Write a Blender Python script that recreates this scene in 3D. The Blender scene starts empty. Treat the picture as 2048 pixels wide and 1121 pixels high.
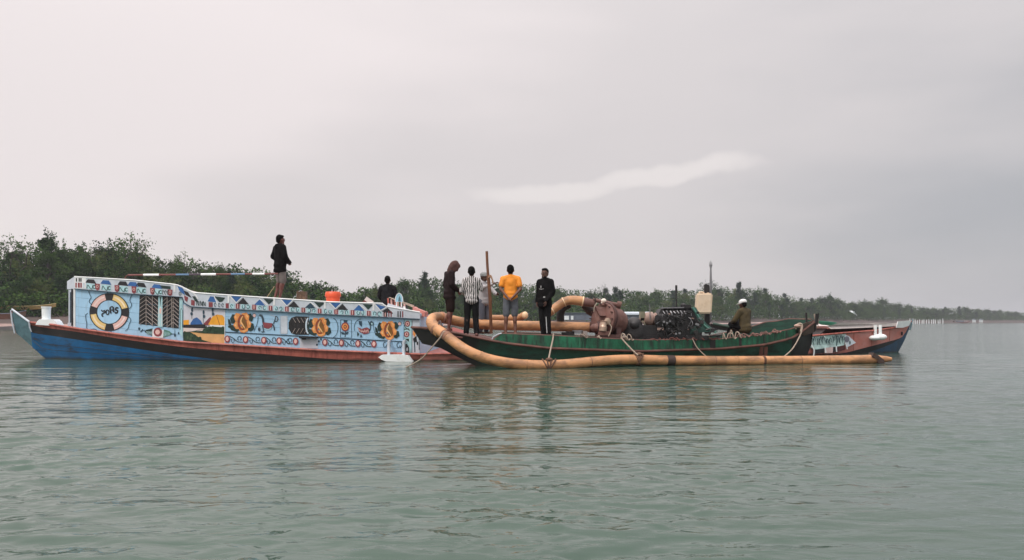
import bpy, math, random
import numpy as np
from mathutils import Vector, Matrix, noise
from mathutils.geometry import tessellate_polygon
sc = bpy.context.scene
# ------------------------------------------------------------------ camera
F = 1700.0; W = 2048.0; HZ = 644.0; CH = 1.1
cam = bpy.data.objects.new('camera', bpy.data.cameras.new('camera'))
sc.collection.objects.link(cam); sc.camera = cam
cam.location = (0, 0, CH); cam.rotation_euler = (math.radians(90), 0, 0)
cam.data.sensor_width = 36; cam.data.lens = F / W * 36
cam.data.shift_y = (HZ - 560.5) / W
cam.data.clip_start = 0.1; cam.data.clip_end = 8000
# ------------------------------------------------------------------ world
EL, AZ = 52, 215       # light comes high from behind left of the camera
wd = bpy.data.worlds.new('World'); sc.world = wd; wd.use_nodes = True
nt = wd.node_tree; nt.nodes.clear()
def N(t, **k):
    n = nt.nodes.new(t)
    for a, b in k.items(): setattr(n, a, b)
    return n
def L(a, b): nt.links.new(a, b)
out = N('ShaderNodeOutputWorld'); bg = N('ShaderNodeBackground'); bg.inputs[1].default_value = 0.1
sky = N('ShaderNodeTexSky', sky_type='NISHITA', sun_disc=False)
sky.sun_elevation = math.radians(EL); sky.sun_rotation = math.radians(AZ)
sky.air_density = 1.0; sky.dust_density = 3.0
tc = N('ShaderNodeTexCoord'); sep = N('ShaderNodeSeparateXYZ'); L(tc.outputs['Generated'], sep.inputs[0])
def M(op, a, b=None, c=None, clamp=False):
    n = N('ShaderNodeMath', operation=op, use_clamp=clamp)
    for i, q in enumerate((a, b, c)):
        if q is None: continue
        if isinstance(q, (int, float)): n.inputs[i].default_value = q
        else: L(q, n.inputs[i])
    return n.outputs[0]
X, Y_, Z = sep.outputs
# grey overcast: paler to the left and overhead, greyer to the right and low down
az = M('ARCTAN2', X, Y_)                       # 0 ahead, + to the right
el = M('ARCTAN2', Z, M('SQRT', M('ADD', M('MULTIPLY', X, X), M('MULTIPLY', Y_, Y_))))
mp = N('ShaderNodeMapping'); mp.inputs['Scale'].default_value = (1.2, 1.2, 4.5); L(tc.outputs['Generated'], mp.inputs[0])
nz = N('ShaderNodeTexNoise'); nz.inputs['Scale'].default_value = 1.6; nz.inputs['Detail'].default_value = 5; nz.inputs['Roughness'].default_value = 0.45
L(mp.outputs[0], nz.inputs['Vector'])
s = M('SINE', az)
g = M('ADD', M('MULTIPLY', s, 0.85), 0.45)
g = M('SUBTRACT', g, M('MULTIPLY', el, 0.55))
g = M('ADD', g, M('MULTIPLY', M('SUBTRACT', nz.outputs[0], 0.5), 0.9), clamp=True)
ramp = N('ShaderNodeValToRGB'); L(g, ramp.inputs[0])
cr = ramp.color_ramp; cr.interpolation = 'EASE'
cr.elements[0].position = 0.0; cr.elements[0].color = (0.87, 0.80, 0.795, 1)
cr.elements[1].position = 1.0; cr.elements[1].color = (0.46, 0.465, 0.49, 1)
e = cr.elements.new(0.45); e.color = (0.72, 0.675, 0.675, 1)
# a thin bright cloud bar low on the right of the middle, and two faint ones low on the left
def bar(ca, ce, wa, we, tilt):
    da = M('SUBTRACT', az, ca); de = M('SUBTRACT', M('SUBTRACT', el, ce), M('MULTIPLY', da, tilt))
    n2 = M('MULTIPLY', M('SUBTRACT', nz2.outputs[0], 0.5), 0.045)
    de = M('ADD', de, n2)
    r = M('ADD', M('POWER', M('ABSOLUTE', M('DIVIDE', da, wa)), 2.2), M('POWER', M('ABSOLUTE', M('DIVIDE', de, we)), 2.0))
    n = N('ShaderNodeMapRange', interpolation_type='SMOOTHSTEP'); L(r, n.inputs[0])
    n.inputs[1].default_value = 1.25; n.inputs[2].default_value = 0.15; n.inputs[3].default_value = 0; n.inputs[4].default_value = 1
    return n.outputs[0]
nz2 = N('ShaderNodeTexNoise'); nz2.inputs['Scale'].default_value = 14; nz2.inputs['Detail'].default_value = 4
L(tc.outputs['Generated'], nz2.inputs['Vector'])
b1 = M('MAXIMUM', bar(0.178, 0.166, 0.115, 0.015, 0.12), bar(0.045, 0.152, 0.10, 0.014, 0.03)); b2 = bar(-0.435, 0.118, 0.04, 0.013, 0.0); b3 = bar(-0.56, 0.10, 0.04, 0.02, 0.0)
bb = M('ADD', b1, M('MULTIPLY', M('ADD', b2, b3), 0.35))
mx = N('ShaderNodeMix', data_type='RGBA'); L(M('MULTIPLY', bb, 0.66, clamp=True), mx.inputs[0])
L(ramp.outputs[0], mx.inputs[6]); mx.inputs[7].default_value = (0.90, 0.84, 0.82, 1)
# overcast gets brighter towards the zenith
zen = M('ADD', 9.9, M('MULTIPLY', M('POWER', M('MAXIMUM', Z, 0.0), 3.0), 24.0))
sc1 = N('ShaderNodeVectorMath', operation='SCALE'); L(mx.outputs[2], sc1.inputs[0]); L(zen, sc1.inputs[3])
mx2 = N('ShaderNodeMix', data_type='RGBA'); mx2.inputs[0].default_value = 0.06
L(sc1.outputs[0], mx2.inputs[6]); L(sky.outputs[0], mx2.inputs[7])
L(mx2.outputs[2], bg.inputs[0]); L(bg.outputs[0], out.inputs[0])
# ------------------------------------------------------------------ sun (overcast, broad)
sd = bpy.data.lights.new('sun', 'SUN'); sd.energy = 1.5; sd.angle = math.radians(14); sd.color = (1, 0.96, 0.9)
sun = bpy.data.objects.new('sun', sd); sc.collection.objects.link(sun)
sun.rotation_euler = (math.radians(90 - EL), 0, math.radians(180 - AZ + 0))
sc.view_settings.view_transform = 'Standard'; sc.view_settings.look = 'None'
sc.view_settings.exposure = 0.0; sc.view_settings.gamma = 1
# ------------------------------------------------------------------ helpers
C = sc.collection
rnd = random.Random(5)
def P(px, py, Y): return Vector(((px - 1024) / F * Y, Y, CH + (HZ - py) / F * Y))
def lerpt(t, x):
    if x <= t[0][0]: return t[0][1]
    for (a, b), (c, d) in zip(t, t[1:]):
        if x <= c: return b + (d - b) * (x - a) / (c - a)
    return t[-1][1]
def smt(t, x):       # smooth monotone-ish interpolation
    if x <= t[0][0]: return t[0][1]
    if x >= t[-1][0]: return t[-1][1]
    n = len(t)
    for i in range(n - 1):
        if x <= t[i + 1][0]: break
    (x0, y0), (x1, y1) = t[i], t[i + 1]; h = x1 - x0; u = (x - x0) / h
    def sl(k):
        if k == 0: return (t[1][1] - t[0][1]) / (t[1][0] - t[0][0])
        if k == n - 1: return (t[-1][1] - t[-2][1]) / (t[-1][0] - t[-2][0])
        a = (t[k][1] - t[k - 1][1]) / (t[k][0] - t[k - 1][0]); b = (t[k + 1][1] - t[k][1]) / (t[k + 1][0] - t[k][0])
        return 0 if a * b <= 0 else 2 * a * b / (a + b)
    m0, m1 = sl(i) * h, sl(i + 1) * h
    return (2*u**3 - 3*u*u + 1) * y0 + (u**3 - 2*u*u + u) * m0 + (-2*u**3 + 3*u*u) * y1 + (u**3 - u*u) * m1
def lin(h):
    h = h.lstrip('#'); r = []
    for i in (0, 2, 4):
        c = int(h[i:i + 2], 16) / 255
        r.append(c / 12.92 if c <= 0.04045 else ((c + 0.055) / 1.055) ** 2.4)
    return tuple(r)
MATS = {}
def mat(name, col, rough=0.6, var=0.15, scale=3.0, grime=None, gamt=0.0, gscale=(1, 1, 1), bump=0.0, bscale=40, metal=0.0, spec=0.5, obj_rand=0.0):
    if name in MATS: return MATS[name]
    if isinstance(col, str): col = lin(col)
    m = bpy.data.materials.new(name); m.use_nodes = True; t = m.node_tree; ns = t.nodes; lk = t.links
    p = ns['Principled BSDF']; p.inputs['Roughness'].default_value = rough; p.inputs['Metallic'].default_value = metal
    p.inputs['Specular IOR Level'].default_value = spec
    co = ns.new('ShaderNodeTexCoord')
    n1 = ns.new('ShaderNodeTexNoise'); n1.inputs['Scale'].default_value = scale; n1.inputs['Detail'].default_value = 6; n1.inputs['Roughness'].default_value = 0.6
    lk.new(co.outputs['Object'], n1.inputs['Vector'])
    r = ns.new('ShaderNodeMapRange'); lk.new(n1.outputs[0], r.inputs[0])
    r.inputs[1].default_value = 0.3; r.inputs[2].default_value = 0.7; r.inputs[3].default_value = 1 - var; r.inputs[4].default_value = 1 + var
    v = ns.new('ShaderNodeVectorMath'); v.operation = 'SCALE'; v.inputs[0].default_value = col[:3]; lk.new(r.outputs[0], v.inputs[3])
    cur = v.outputs[0]
    if obj_rand:
        oi = ns.new('ShaderNodeObjectInfo'); rr = ns.new('ShaderNodeMapRange'); lk.new(oi.outputs['Random'], rr.inputs[0])
        rr.inputs[3].default_value = 1 - obj_rand; rr.inputs[4].default_value = 1 + obj_rand
        v2 = ns.new('ShaderNodeVectorMath'); v2.operation = 'SCALE'; lk.new(cur, v2.inputs[0]); lk.new(rr.outputs[0], v2.inputs[3]); cur = v2.outputs[0]
    if grime is not None:
        if isinstance(grime, str): grime = lin(grime)
        mpn = ns.new('ShaderNodeMapping'); mpn.inputs['Scale'].default_value = gscale; lk.new(co.outputs['Object'], mpn.inputs[0])
        n2 = ns.new('ShaderNodeTexNoise'); n2.inputs['Scale'].default_value = 2.2; n2.inputs['Detail'].default_value = 8; n2.inputs['Roughness'].default_value = 0.65
        lk.new(mpn.outputs[0], n2.inputs['Vector'])
        r2 = ns.new('ShaderNodeMapRange'); lk.new(n2.outputs[0], r2.inputs[0])
        r2.inputs[1].default_value = 0.62 - gamt * 0.3; r2.inputs[2].default_value = 0.78 - gamt * 0.3; r2.inputs[4].default_value = 0.9
        x = ns.new('ShaderNodeMix'); x.data_type = 'RGBA'; lk.new(r2.outputs[0], x.inputs[0]); lk.new(cur, x.inputs[6]); x.inputs[7].default_value = (*grime, 1)
        cur = x.outputs[2]
    lk.new(cur, p.inputs['Base Color'])
    if bump:
        n3 = ns.new('ShaderNodeTexNoise'); n3.inputs['Scale'].default_value = bscale; n3.inputs['Detail'].default_value = 4
        lk.new(co.outputs['Object'], n3.inputs['Vector'])
        bn = ns.new('ShaderNodeBump'); bn.inputs['Strength'].default_value = bump; bn.inputs['Distance'].default_value = 0.02
        lk.new(n3.outputs[0], bn.inputs['Height']); lk.new(bn.outputs[0], p.inputs['Normal'])
    MATS[name] = m
    return m
ORG = {}
def tag(o, label=None, cat=None, group=None, kind=None):
    if label: o['label'] = label
    if cat: o['category'] = cat
    if group: o['group'] = group
    if kind: o['kind'] = kind
    return o
def empty(name, loc, label, cat, group=None):
    o = bpy.data.objects.new(name, None); C.objects.link(o); o.location = loc; o.empty_display_size = 0.2
    ORG[o.name] = Vector(loc); return tag(o, label, cat, group)
def axes(d):
    d = d.normalized(); u = Vector((0, 0, 1)) if abs(d.z) < 0.95 else Vector((0, 1, 0))
    a = d.cross(u).normalized(); return a, a.cross(d).normalized()
class MB:
    def __init__(s): s.v = []; s.f = []; s.mi = []; s.mats = []
    def k(s, m):
        if m not in s.mats: s.mats.append(m)
        return s.mats.index(m)
    def add(s, vs, fs, m):
        b = len(s.v); s.v += [Vector(q) for q in vs]; i = s.k(m)
        for f in fs: s.f.append([b + j for j in f]); s.mi.append(i)
        return s
    def box(s, c, size, m, R=None):
        c = Vector(c); h = Vector(size) / 2; vs = []
        for x in (-1, 1):
            for y in (-1, 1):
                for z in (-1, 1):
                    q = Vector((x * h.x, y * h.y, z * h.z)); vs.append(c + (R @ q if R else q))
        return s.add(vs, [(0, 1, 3, 2), (4, 6, 7, 5), (0, 4, 5, 1), (2, 3, 7, 6), (0, 2, 6, 4), (1, 5, 7, 3)], m)
    def beam(s, a, b, w, h, m):
        a, b = Vector(a), Vector(b); u, v = axes(b - a); vs = []
        for p in (a, b):
            for i, j in ((-1, -1), (1, -1), (1, 1), (-1, 1)): vs.append(p + u * i * w / 2 + v * j * h / 2)
        return s.add(vs, [(0, 1, 2, 3), (7, 6, 5, 4), (0, 4, 5, 1), (1, 5, 6, 2), (2, 6, 7, 3), (3, 7, 4, 0)], m)
    def tube(s, pts, r, m, seg=10, cap=True):
        pts = [Vector(p) for p in pts]; n = len(pts); rs = r if isinstance(r, (list, tuple)) else [r] * n
        vs = []; fs = []; u = None
        for i, p in enumerate(pts):
            d = (pts[min(i + 1, n - 1)] - pts[max(i - 1, 0)]).normalized()
            if u is None: u, w = axes(d)
            else: u = (u - d * u.dot(d)).normalized(); w = u.cross(d)
            for k in range(seg):
                a = 2 * math.pi * k / seg; vs.append(p + (u * math.cos(a) + w * math.sin(a)) * rs[i])
        for i in range(n - 1):
            for k in range(seg):
                k2 = (k + 1) % seg; fs.append((i * seg + k, (i + 1) * seg + k, (i + 1) * seg + k2, i * seg + k2))
        if cap: fs.append(tuple(range(seg))); fs.append(tuple((n - 1) * seg + k for k in reversed(range(seg))))
        return s.add(vs, fs, m)
    def ell(s, c, r, m, R=None, nu=16, nv=10):
        c = Vector(c); vs = []; fs = []
        for j in range(nv + 1):
            t = math.pi * j / nv
            for i in range(nu):
                a = 2 * math.pi * i / nu
                q = Vector((r[0] * math.sin(t) * math.cos(a), r[1] * math.sin(t) * math.sin(a), r[2] * math.cos(t)))
                vs.append(c + (R @ q if R else q))
        for j in range(nv):
            for i in range(nu):
                i2 = (i + 1) % nu; fs.append((j * nu + i, (j + 1) * nu + i, (j + 1) * nu + i2, j * nu + i2))
        return s.add(vs, fs, m)
    def caps(s, a, b, ra, rb, m, seg=12):     # tapered capsule
        a, b = Vector(a), Vector(b); d = b - a; l = d.length
        if l < 1e-5: return s.ell(a, (ra, ra, ra), m)
        d.normalize(); pts = []; rs = []
        for t in (90, 60, 30): pts.append(a - d * ra * math.sin(math.radians(t))); rs.append(max(ra * math.cos(math.radians(t)), 1e-4))
        pts.append(a); rs.append(ra); pts.append(b); rs.append(rb)
        for t in (30, 60, 90): pts.append(b + d * rb * math.sin(math.radians(t))); rs.append(max(rb * math.cos(math.radians(t)), 1e-4))
        u, w = axes(d); vs = []; fs = []
        for p, r in zip(pts, rs):
            for k in range(seg):
                q = 2 * math.pi * k / seg; vs.append(p + (u * math.cos(q) + w * math.sin(q)) * r)
        n = len(pts)
        for i in range(n - 1):
            for k in range(seg):
                k2 = (k + 1) % seg; fs.append((i * seg + k, (i + 1) * seg + k, (i + 1) * seg + k2, i * seg + k2))
        fs.append(tuple(range(seg))); fs.append(tuple((n - 1) * seg + k for k in reversed(range(seg))))
        return s.add(vs, fs, m)
    def lathe(s, prof, c, ax, m, seg=24):     # prof: (dist along axis, radius)
        c = Vector(c); d = Vector(ax).normalized()
        return s.tube2([c + d * a for a, r in prof], [max(r, 1e-4) for a, r in prof], d, m, seg)
    def tube2(s, pts, rs, d, m, seg):
        u, w = axes(d); vs = []; fs = []
        for p, r in zip(pts, rs):
            for k in range(seg):
                a = 2 * math.pi * k / seg; vs.append(p + (u * math.cos(a) + w * math.sin(a)) * r)
        for i in range(len(pts) - 1):
            for k in range(seg):
                k2 = (k + 1) % seg; fs.append((i * seg + k, (i + 1) * seg + k, (i + 1) * seg + k2, i * seg + k2))
        fs.append(tuple(range(seg))); fs.append(tuple((len(pts) - 1) * seg + k for k in reversed(range(seg))))
        return s.add(vs, fs, m)
    def prism(s, pts, depth, m):
        pts = [Vector(p) for p in pts]; n = len(pts); d = Vector(depth); back = [p + d for p in pts]
        tr = tessellate_polygon([pts])
        fs = [tuple(t) for t in tr] + [tuple(n + i for i in reversed(t)) for t in tr]
        fs += [(i, (i + 1) % n, n + (i + 1) % n, n + i) for i in range(n)]
        return s.add(pts + back, fs, m)
    def build(s, name, parent=None, label=None, cat=None, group=None, kind=None, smooth=35):
        o0 = ORG[parent.name] if parent is not None else Vector((0, 0, 0))
        if parent is None and kind is None and s.v:
            n = len(s.v); lo = min(v.z for v in s.v); o0 = Vector((sum(v.x for v in s.v) / n, sum(v.y for v in s.v) / n, lo))
        me = bpy.data.meshes.new(name); me.from_pydata([tuple(v - o0) for v in s.v], [], s.f)
        for m in s.mats: me.materials.append(m)
        me.polygons.foreach_set('material_index', s.mi)
        if smooth:
            me.shade_smooth(); me.set_sharp_from_angle(angle=math.radians(smooth))
        me.update()
        o = bpy.data.objects.new(name, me); C.objects.link(o)
        if parent is not None: o.parent = parent; ORG[o.name] = o0
        else: o.location = o0; ORG[o.name] = o0
        return tag(o, label, cat, group, kind)
def smoothpath(pts, n=8):
    pts = [Vector(p) for p in pts]; out = []
    for i in range(len(pts) - 1):
        p0 = pts[max(i - 1, 0)]; p1 = pts[i]; p2 = pts[i + 1]; p3 = pts[min(i + 2, len(pts) - 1)]
        for k in range(n):
            t = k / n
            out.append(0.5 * ((2 * p1) + (p2 - p0) * t + (2 * p0 - 5 * p1 + 4 * p2 - p3) * t * t + (-p0 + 3 * p1 - 3 * p2 + p3) * t ** 3))
    out.append(pts[-1]); return out
# ------------------------------------------------------------------ colours
blue_w = mat('hull_blue_paint', (0.006, 0.10, 0.25), 0.45, 0.3, 1.5, (0.02, 0.03, 0.05), 0.35, (0.6, 1, 3), 0.1, 20)
black_p = mat('black_tar_paint', (0.011, 0.009, 0.009), 0.55, 0.3, 2, (0.06, 0.035, 0.03), 0.2, (0.5, 1, 3))
red_p = mat('faded_red_deck_paint', (0.42, 0.12, 0.09), 0.55, 0.25, 2.5, (0.20, 0.05, 0.04), 0.4, (4, 1, 0.5), 0.2, 25)
red_l = mat('red_side_paint', (0.56, 0.20, 0.165), 0.5, 0.2, 1.5, (0.55, 0.25, 0.22), 0.55, (0.7, 1, 1.5), 0.1, 20)
teal_p = mat('teal_bow_paint', (0.10, 0.19, 0.22), 0.5, 0.3, 4, (0.05, 0.09, 0.11), 0.35)
sky_p = mat('sky_blue_paint', (0.37, 0.60, 0.80), 0.5, 0.07, 2, (0.31, 0.46, 0.58), 0.28, (4, 1, .8), .08, 30)
aqua_p = mat('aqua_paint', (0.42, 0.66, 0.70), 0.5, 0.15, 5)
white_p = mat('white_paint', (0.80, 0.82, 0.82), 0.45, 0.08, 3, (0.5, 0.5, 0.48), 0.1)
whiteb_p = mat('bollard_white', (0.86, 0.90, 0.90), 0.4, 0.06, 5, (0.45, 0.42, 0.36), 0.1)
cream_p = mat('roof_cream', (0.60, 0.54, 0.52), 0.6, 0.12, 3, (0.4, 0.33, 0.3), 0.25)
navy_p = mat('navy_line_paint', (0.02, 0.055, 0.09), 0.5, 0.2, 5)
dkg_p = mat('dark_green_paint', (0.012, 0.035, 0.03), 0.5, 0.3, 6)
blk_p = mat('black_line_paint', (0.015, 0.015, 0.018), 0.5, 0.2, 5)
cob_p = mat('cobalt_paint', (0.03, 0.12, 0.34), 0.5, 0.2, 5)
mar_p = mat('maroon_paint', (0.24, 0.05, 0.06), 0.5, 0.2, 5)
blue_r = mat('dirty_bow_blue', (0.008, 0.05, 0.11), 0.5, 0.35, 2, (0.02, 0.03, 0.04), 0.4, (3, 1, 1))
pnk_p = mat('pink_paint', (0.78, 0.50, 0.45), 0.5, 0.1, 5)
yel_p = mat('yellow_paint', (0.78, 0.56, 0.22), 0.5, 0.12, 8)
org_p = mat('orange_paint', (0.80, 0.30, 0.08), 0.5, 0.15, 8)
amb_p = mat('amber_paint', (0.85, 0.38, 0.03), 0.5, 0.12, 5)
rust_p = mat('rust_brown_paint', (0.26, 0.06, 0.025), 0.5, 0.2, 8)
sand_p = mat('sand_paint', (0.72, 0.40, 0.16), 0.55, 0.15, 4)
gry_p = mat('pale_grey_paint', (0.55, 0.60, 0.66), 0.5, 0.12, 4)
grass_p = mat('painted_bush_green', (0.02, 0.05, 0.025), 0.6, 0.5, 14)
# ------------------------------------------------------------------ water
def water():
    rows = [-60, -40, -25, -15, -8, -4, -1, 1, 2, 2.6]
    y = 3.0
    while y < 4000:
        rows.append(y); y += max(0.022, y * y / 935 * 0.55) if y < 90 else y * 0.06
    ys = np.array(rows); nr = len(ys); nc = 1300
    u = np.linspace(-1, 1, nc); wd_ = 1.25 * np.abs(ys) + 15
    xs = (np.sign(u) * (0.25 * np.abs(u) + 0.75 * np.abs(u) ** 2.2))[None, :] * wd_[:, None]
    Yg = np.repeat(ys[:, None], nc, 1); Zg = np.zeros_like(xs)
    dy = np.gradient(ys)[:, None]
    dx = np.maximum(np.gradient(xs, axis=1), 0.001)
    rs = np.random.RandomState(7)
    mod = np.zeros_like(xs)
    for i in range(7):
        a = rs.uniform(0, 6.28); k = 2 * math.pi / rs.uniform(3, 16)
        mod += np.sin(k * (np.cos(a) * xs + np.sin(a) * Yg) + rs.uniform(0, 6.28))
    mod = np.clip(0.75 + mod * 0.2, 0.2, 1.6)
    for i in range(85):
        lam = 0.10 * (1.9 / 0.10) ** rs.rand() ; a = math.radians(90 + rs.normal(0, 38) + 8); k = 2 * math.pi / lam
        amp = 0.0019 * lam ** 0.8 * (1 + 0.7 * math.exp(-((math.log(lam) - math.log(.28)) / .5) ** 2)) * (1 if lam < .9 else .65) * rs.uniform(0.5, 1.3)
        ph = k * (math.cos(a) * xs + math.sin(a) * Yg) + rs.uniform(0, 6.28) + 0.9 * np.sin(0.37 * k * (math.sin(a) * xs - math.cos(a) * Yg) + i)
        wgt = np.clip(lam / (dy * 2.2) - 1, 0, 1) * np.clip(lam / (dx * 2.5) - 0.6, 0, 1)
        sn = 1 - 2 * np.abs(np.sin(ph * 0.5)) ** 0.8 if i % 3 == 0 else np.sin(ph)
        Zg += amp * sn * wgt * mod
    n = nr * nc; co = np.empty((n, 3)); co[:, 0] = xs.ravel(); co[:, 1] = Yg.ravel(); co[:, 2] = Zg.ravel()
    i0 = (np.arange(nr - 1)[:, None] * nc + np.arange(nc - 1)[None, :]).ravel()
    q = np.stack([i0, i0 + 1, i0 + nc + 1, i0 + nc], 1).astype(np.int32)
    me = bpy.data.meshes.new('water'); me.vertices.add(n); me.vertices.foreach_set('co', co.ravel())
    me.loops.add(q.size); me.loops.foreach_set('vertex_index', q.ravel())
    me.polygons.add(len(q)); me.polygons.foreach_set('loop_start', np.arange(len(q), dtype=np.int32) * 4)
    me.update(calc_edges=True); me.shade_smooth()
    m = bpy.data.materials.new('river_water'); m.use_nodes = True; t = m.node_tree; ns = t.nodes; lk = t.links
    p = ns['Principled BSDF']; p.inputs['Roughness'].default_value = 0.08; p.inputs['IOR'].default_value = 1.33
    g = ns.new('ShaderNodeNewGeometry')
    n0 = ns.new('ShaderNodeTexNoise'); n0.inputs['Scale'].default_value = 0.22; n0.inputs['Detail'].default_value = 3; lk.new(g.outputs['Position'], n0.inputs['Vector'])
    cr = ns.new('ShaderNodeValToRGB'); lk.new(n0.outputs[0], cr.inputs[0])
    cr.color_ramp.elements[0].position = 0.35; cr.color_ramp.elements[0].color = (0.040, 0.084, 0.060, 1)
    cr.color_ramp.elements[1].position = 0.65; cr.color_ramp.elements[1].color = (0.050, 0.084, 0.064, 1)
    lk.new(cr.outputs[0], p.inputs['Base Color'])
    mp = ns.new('ShaderNodeMapping'); mp.inputs['Scale'].default_value = (0.45, 1, 1); lk.new(g.outputs['Position'], mp.inputs[0])
    n1 = ns.new('ShaderNodeTexNoise'); n1.inputs['Scale'].default_value = 6; n1.inputs['Detail'].default_value = 3; n1.inputs['Distortion'].default_value = 0.6; lk.new(mp.outputs[0], n1.inputs['Vector'])
    n2 = ns.new('ShaderNodeTexNoise'); n2.inputs['Scale'].default_value = 1.1; n2.inputs['Detail'].default_value = 3; lk.new(mp.outputs[0], n2.inputs['Vector'])
    ad = ns.new('ShaderNodeMath'); ad.operation = 'MULTIPLY_ADD'; ad.inputs[1].default_value = 5.5; lk.new(n2.outputs[0], ad.inputs[0]); lk.new(n1.outputs[0], ad.inputs[2])
    b = ns.new('ShaderNodeBump'); b.inputs['Strength'].default_value = 0.9; b.inputs['Distance'].default_value = 0.016
    lk.new(ad.outputs[0], b.inputs['Height']); lk.new(b.outputs[0], p.inputs['Normal'])
    me.materials.append(m)
    o = bpy.data.objects.new('water', me); C.objects.link(o); tag(o, kind='structure')
water()
# ------------------------------------------------------------------ banks
SH = [(-900, 95), (-200, 112), (0, 118), (600, 135), (760, 165), (1000, 205), (1250, 250), (1500, 320), (1700, 430), (1850, 560), (2048, 760), (2400, 1100), (3400, 1500)]
def land():
    m = mat('muddy_bank', (0.085, 0.06, 0.052), 0.9, 0.35, 0.15, (0.05, 0.035, 0.03), 0.4, (0.1, 0.1, 0.4), 0.4, 1.5)
    sd_ = mat('pale_sand', (0.42, 0.30, 0.27), 0.9, 0.15, 0.2, (0.2, 0.14, 0.12), 0.2, (0.1, 0.1, 0.4))
    dk = mat('wet_mud', (0.035, 0.03, 0.03), 0.7, 0.3, 0.5)
    mb = MB(); cols = [-900 + 20 * i for i in range(216)]
    prof = [(-2, -0.5, dk), (0.0, -0.05, dk), (0.6, 0.5, dk), (1.2, 0.55, sd_), (7, 0.85, sd_), (8.5, 1.2, m), (13, 2.2, m), (20, 2.9, m), (60, 3.3, m), (400, 4, m)]
    vs = []
    for px in cols:
        Y = smt(SH, px); sc_ = 1.0 if px < 700 else 1 + (Y - 150) / 300
        jit = 1.2 * noise.noise(Vector((px * 0.03, 0, 0)))
        for (o, z, _) in prof:
            yy = Y + (o + jit) * sc_
            zz = z * (0.85 + 0.35 * noise.noise(Vector((px * 0.02, o * 0.1, 3)))) * (0.75 if 700 < px < 1500 else 1.0) * (1 if px < 1500 else 1.15)
            vs.append(Vector(((px - 1024) / F * yy, yy, zz if z > 0 else z)))
    k = len(prof)
    for r in range(k - 1):
        fs = [(i * k + r, (i + 1) * k + r, (i + 1) * k + r + 1, i * k + r + 1) for i in range(len(cols) - 1)]
        b = len(mb.v)
        mb.add(vs, fs, prof[r + 1][2]) if r == 0 else [mb.f.append(list(f)) or mb.mi.append(mb.k(prof[r + 1][2] if cols[q_] < 1560 else m)) for q_, f in enumerate(fs)]
    mb.build('riverbank', kind='structure')
land()
# ------------------------------------------------------------------ trees
def leafmat(name, a, b, c):
    m = bpy.data.materials.new(name); m.use_nodes = True; t = m.node_tree; ns = t.nodes; lk = t.links
    p = ns['Principled BSDF']; p.inputs['Roughness'].default_value = 0.75; p.inputs['Specular IOR Level'].default_value = 0.04
    g = ns.new('ShaderNodeNewGeometry'); oi = ns.new('ShaderNodeObjectInfo')
    n = ns.new('ShaderNodeTexNoise'); n.inputs['Scale'].default_value = 0.30; n.inputs['Detail'].default_value = 5; lk.new(g.outputs['Position'], n.inputs['Vector'])
    s1 = ns.new('ShaderNodeMath'); s1.operation = 'MULTIPLY_ADD'; lk.new(g.outputs['Random Per Island'], s1.inputs[0]); s1.inputs[1].default_value = 0.35; lk.new(n.outputs[0], s1.inputs[2])
    s2 = ns.new('ShaderNodeMath'); s2.operation = 'MULTIPLY_ADD'; lk.new(oi.outputs['Random'], s2.inputs[0]); s2.inputs[1].default_value = 0.35; lk.new(s1.outputs[0], s2.inputs[2])
    r = ns.new('ShaderNodeValToRGB'); lk.new(s2.outputs[0], r.inputs[0])
    r.color_ramp.elements[0].position = 0.55; r.color_ramp.elements[0].color = (*a, 1)
    r.color_ramp.elements[1].position = 1.05; r.color_ramp.elements[1].color = (*c, 1)
    e = r.color_ramp.elements.new(0.8); e.color = (*b, 1)
    lk.new(r.outputs[0], p.inputs['Base Color'])
    return m
leaf_a = leafmat('leaf_broad', (0.007, 0.022, 0.008), (0.022, 0.058, 0.015), (0.062, 0.115, 0.026))
leaf_b = leafmat('leaf_bamboo', (0.016, 0.036, 0.011), (0.046, 0.080, 0.020), (0.105, 0.135, 0.036))
leaf_c = leafmat('leaf_needle', (0.012, 0.030, 0.020), (0.022, 0.050, 0.030), (0.040, 0.078, 0.042))
bark = mat('bark', (0.07, 0.055, 0.045), 0.9, 0.3, 3)
def cards(nm, pts, dirs, ln, wd_, m, seed):
    """many leaf-sized quads; pts (n,3), dirs (n,3) long axis"""
    rs = np.random.RandomState(seed); n = len(pts)
    pts = np.asarray(pts, float); d = np.asarray(dirs, float); d /= np.linalg.norm(d, axis=1)[:, None] + 1e-9
    r = rs.normal(size=(n, 3)); s = np.cross(d, r); s /= np.linalg.norm(s, axis=1)[:, None] + 1e-9
    l = ln * rs.uniform(0.6, 1.4, n)[:, None]; w = wd_ * rs.uniform(0.6, 1.4, n)[:, None]
    v = np.stack([pts - s * w * .35, pts + d * l * .5 - s * w * .5, pts + d * l, pts + d * l * .5 + s * w * .5], 1).reshape(-1, 3)
    me = bpy.data.meshes.new(nm); me.vertices.add(len(v)); me.vertices.foreach_set('co', v.ravel())
    me.loops.add(4 * n); me.loops.foreach_set('vertex_index', np.arange(4 * n, dtype=np.int32))
    me.polygons.add(n); me.polygons.foreach_set('loop_start', np.arange(n, dtype=np.int32) * 4)
    me.update(calc_edges=True); me.materials.append(m); return me
def meshof(mb, nm):
    me = bpy.data.meshes.new(nm); me.from_pydata([tuple(v) for v in mb.v], [], mb.f)
    for m in mb.mats: me.materials.append(m)
    me.shade_smooth(); return me
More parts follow.
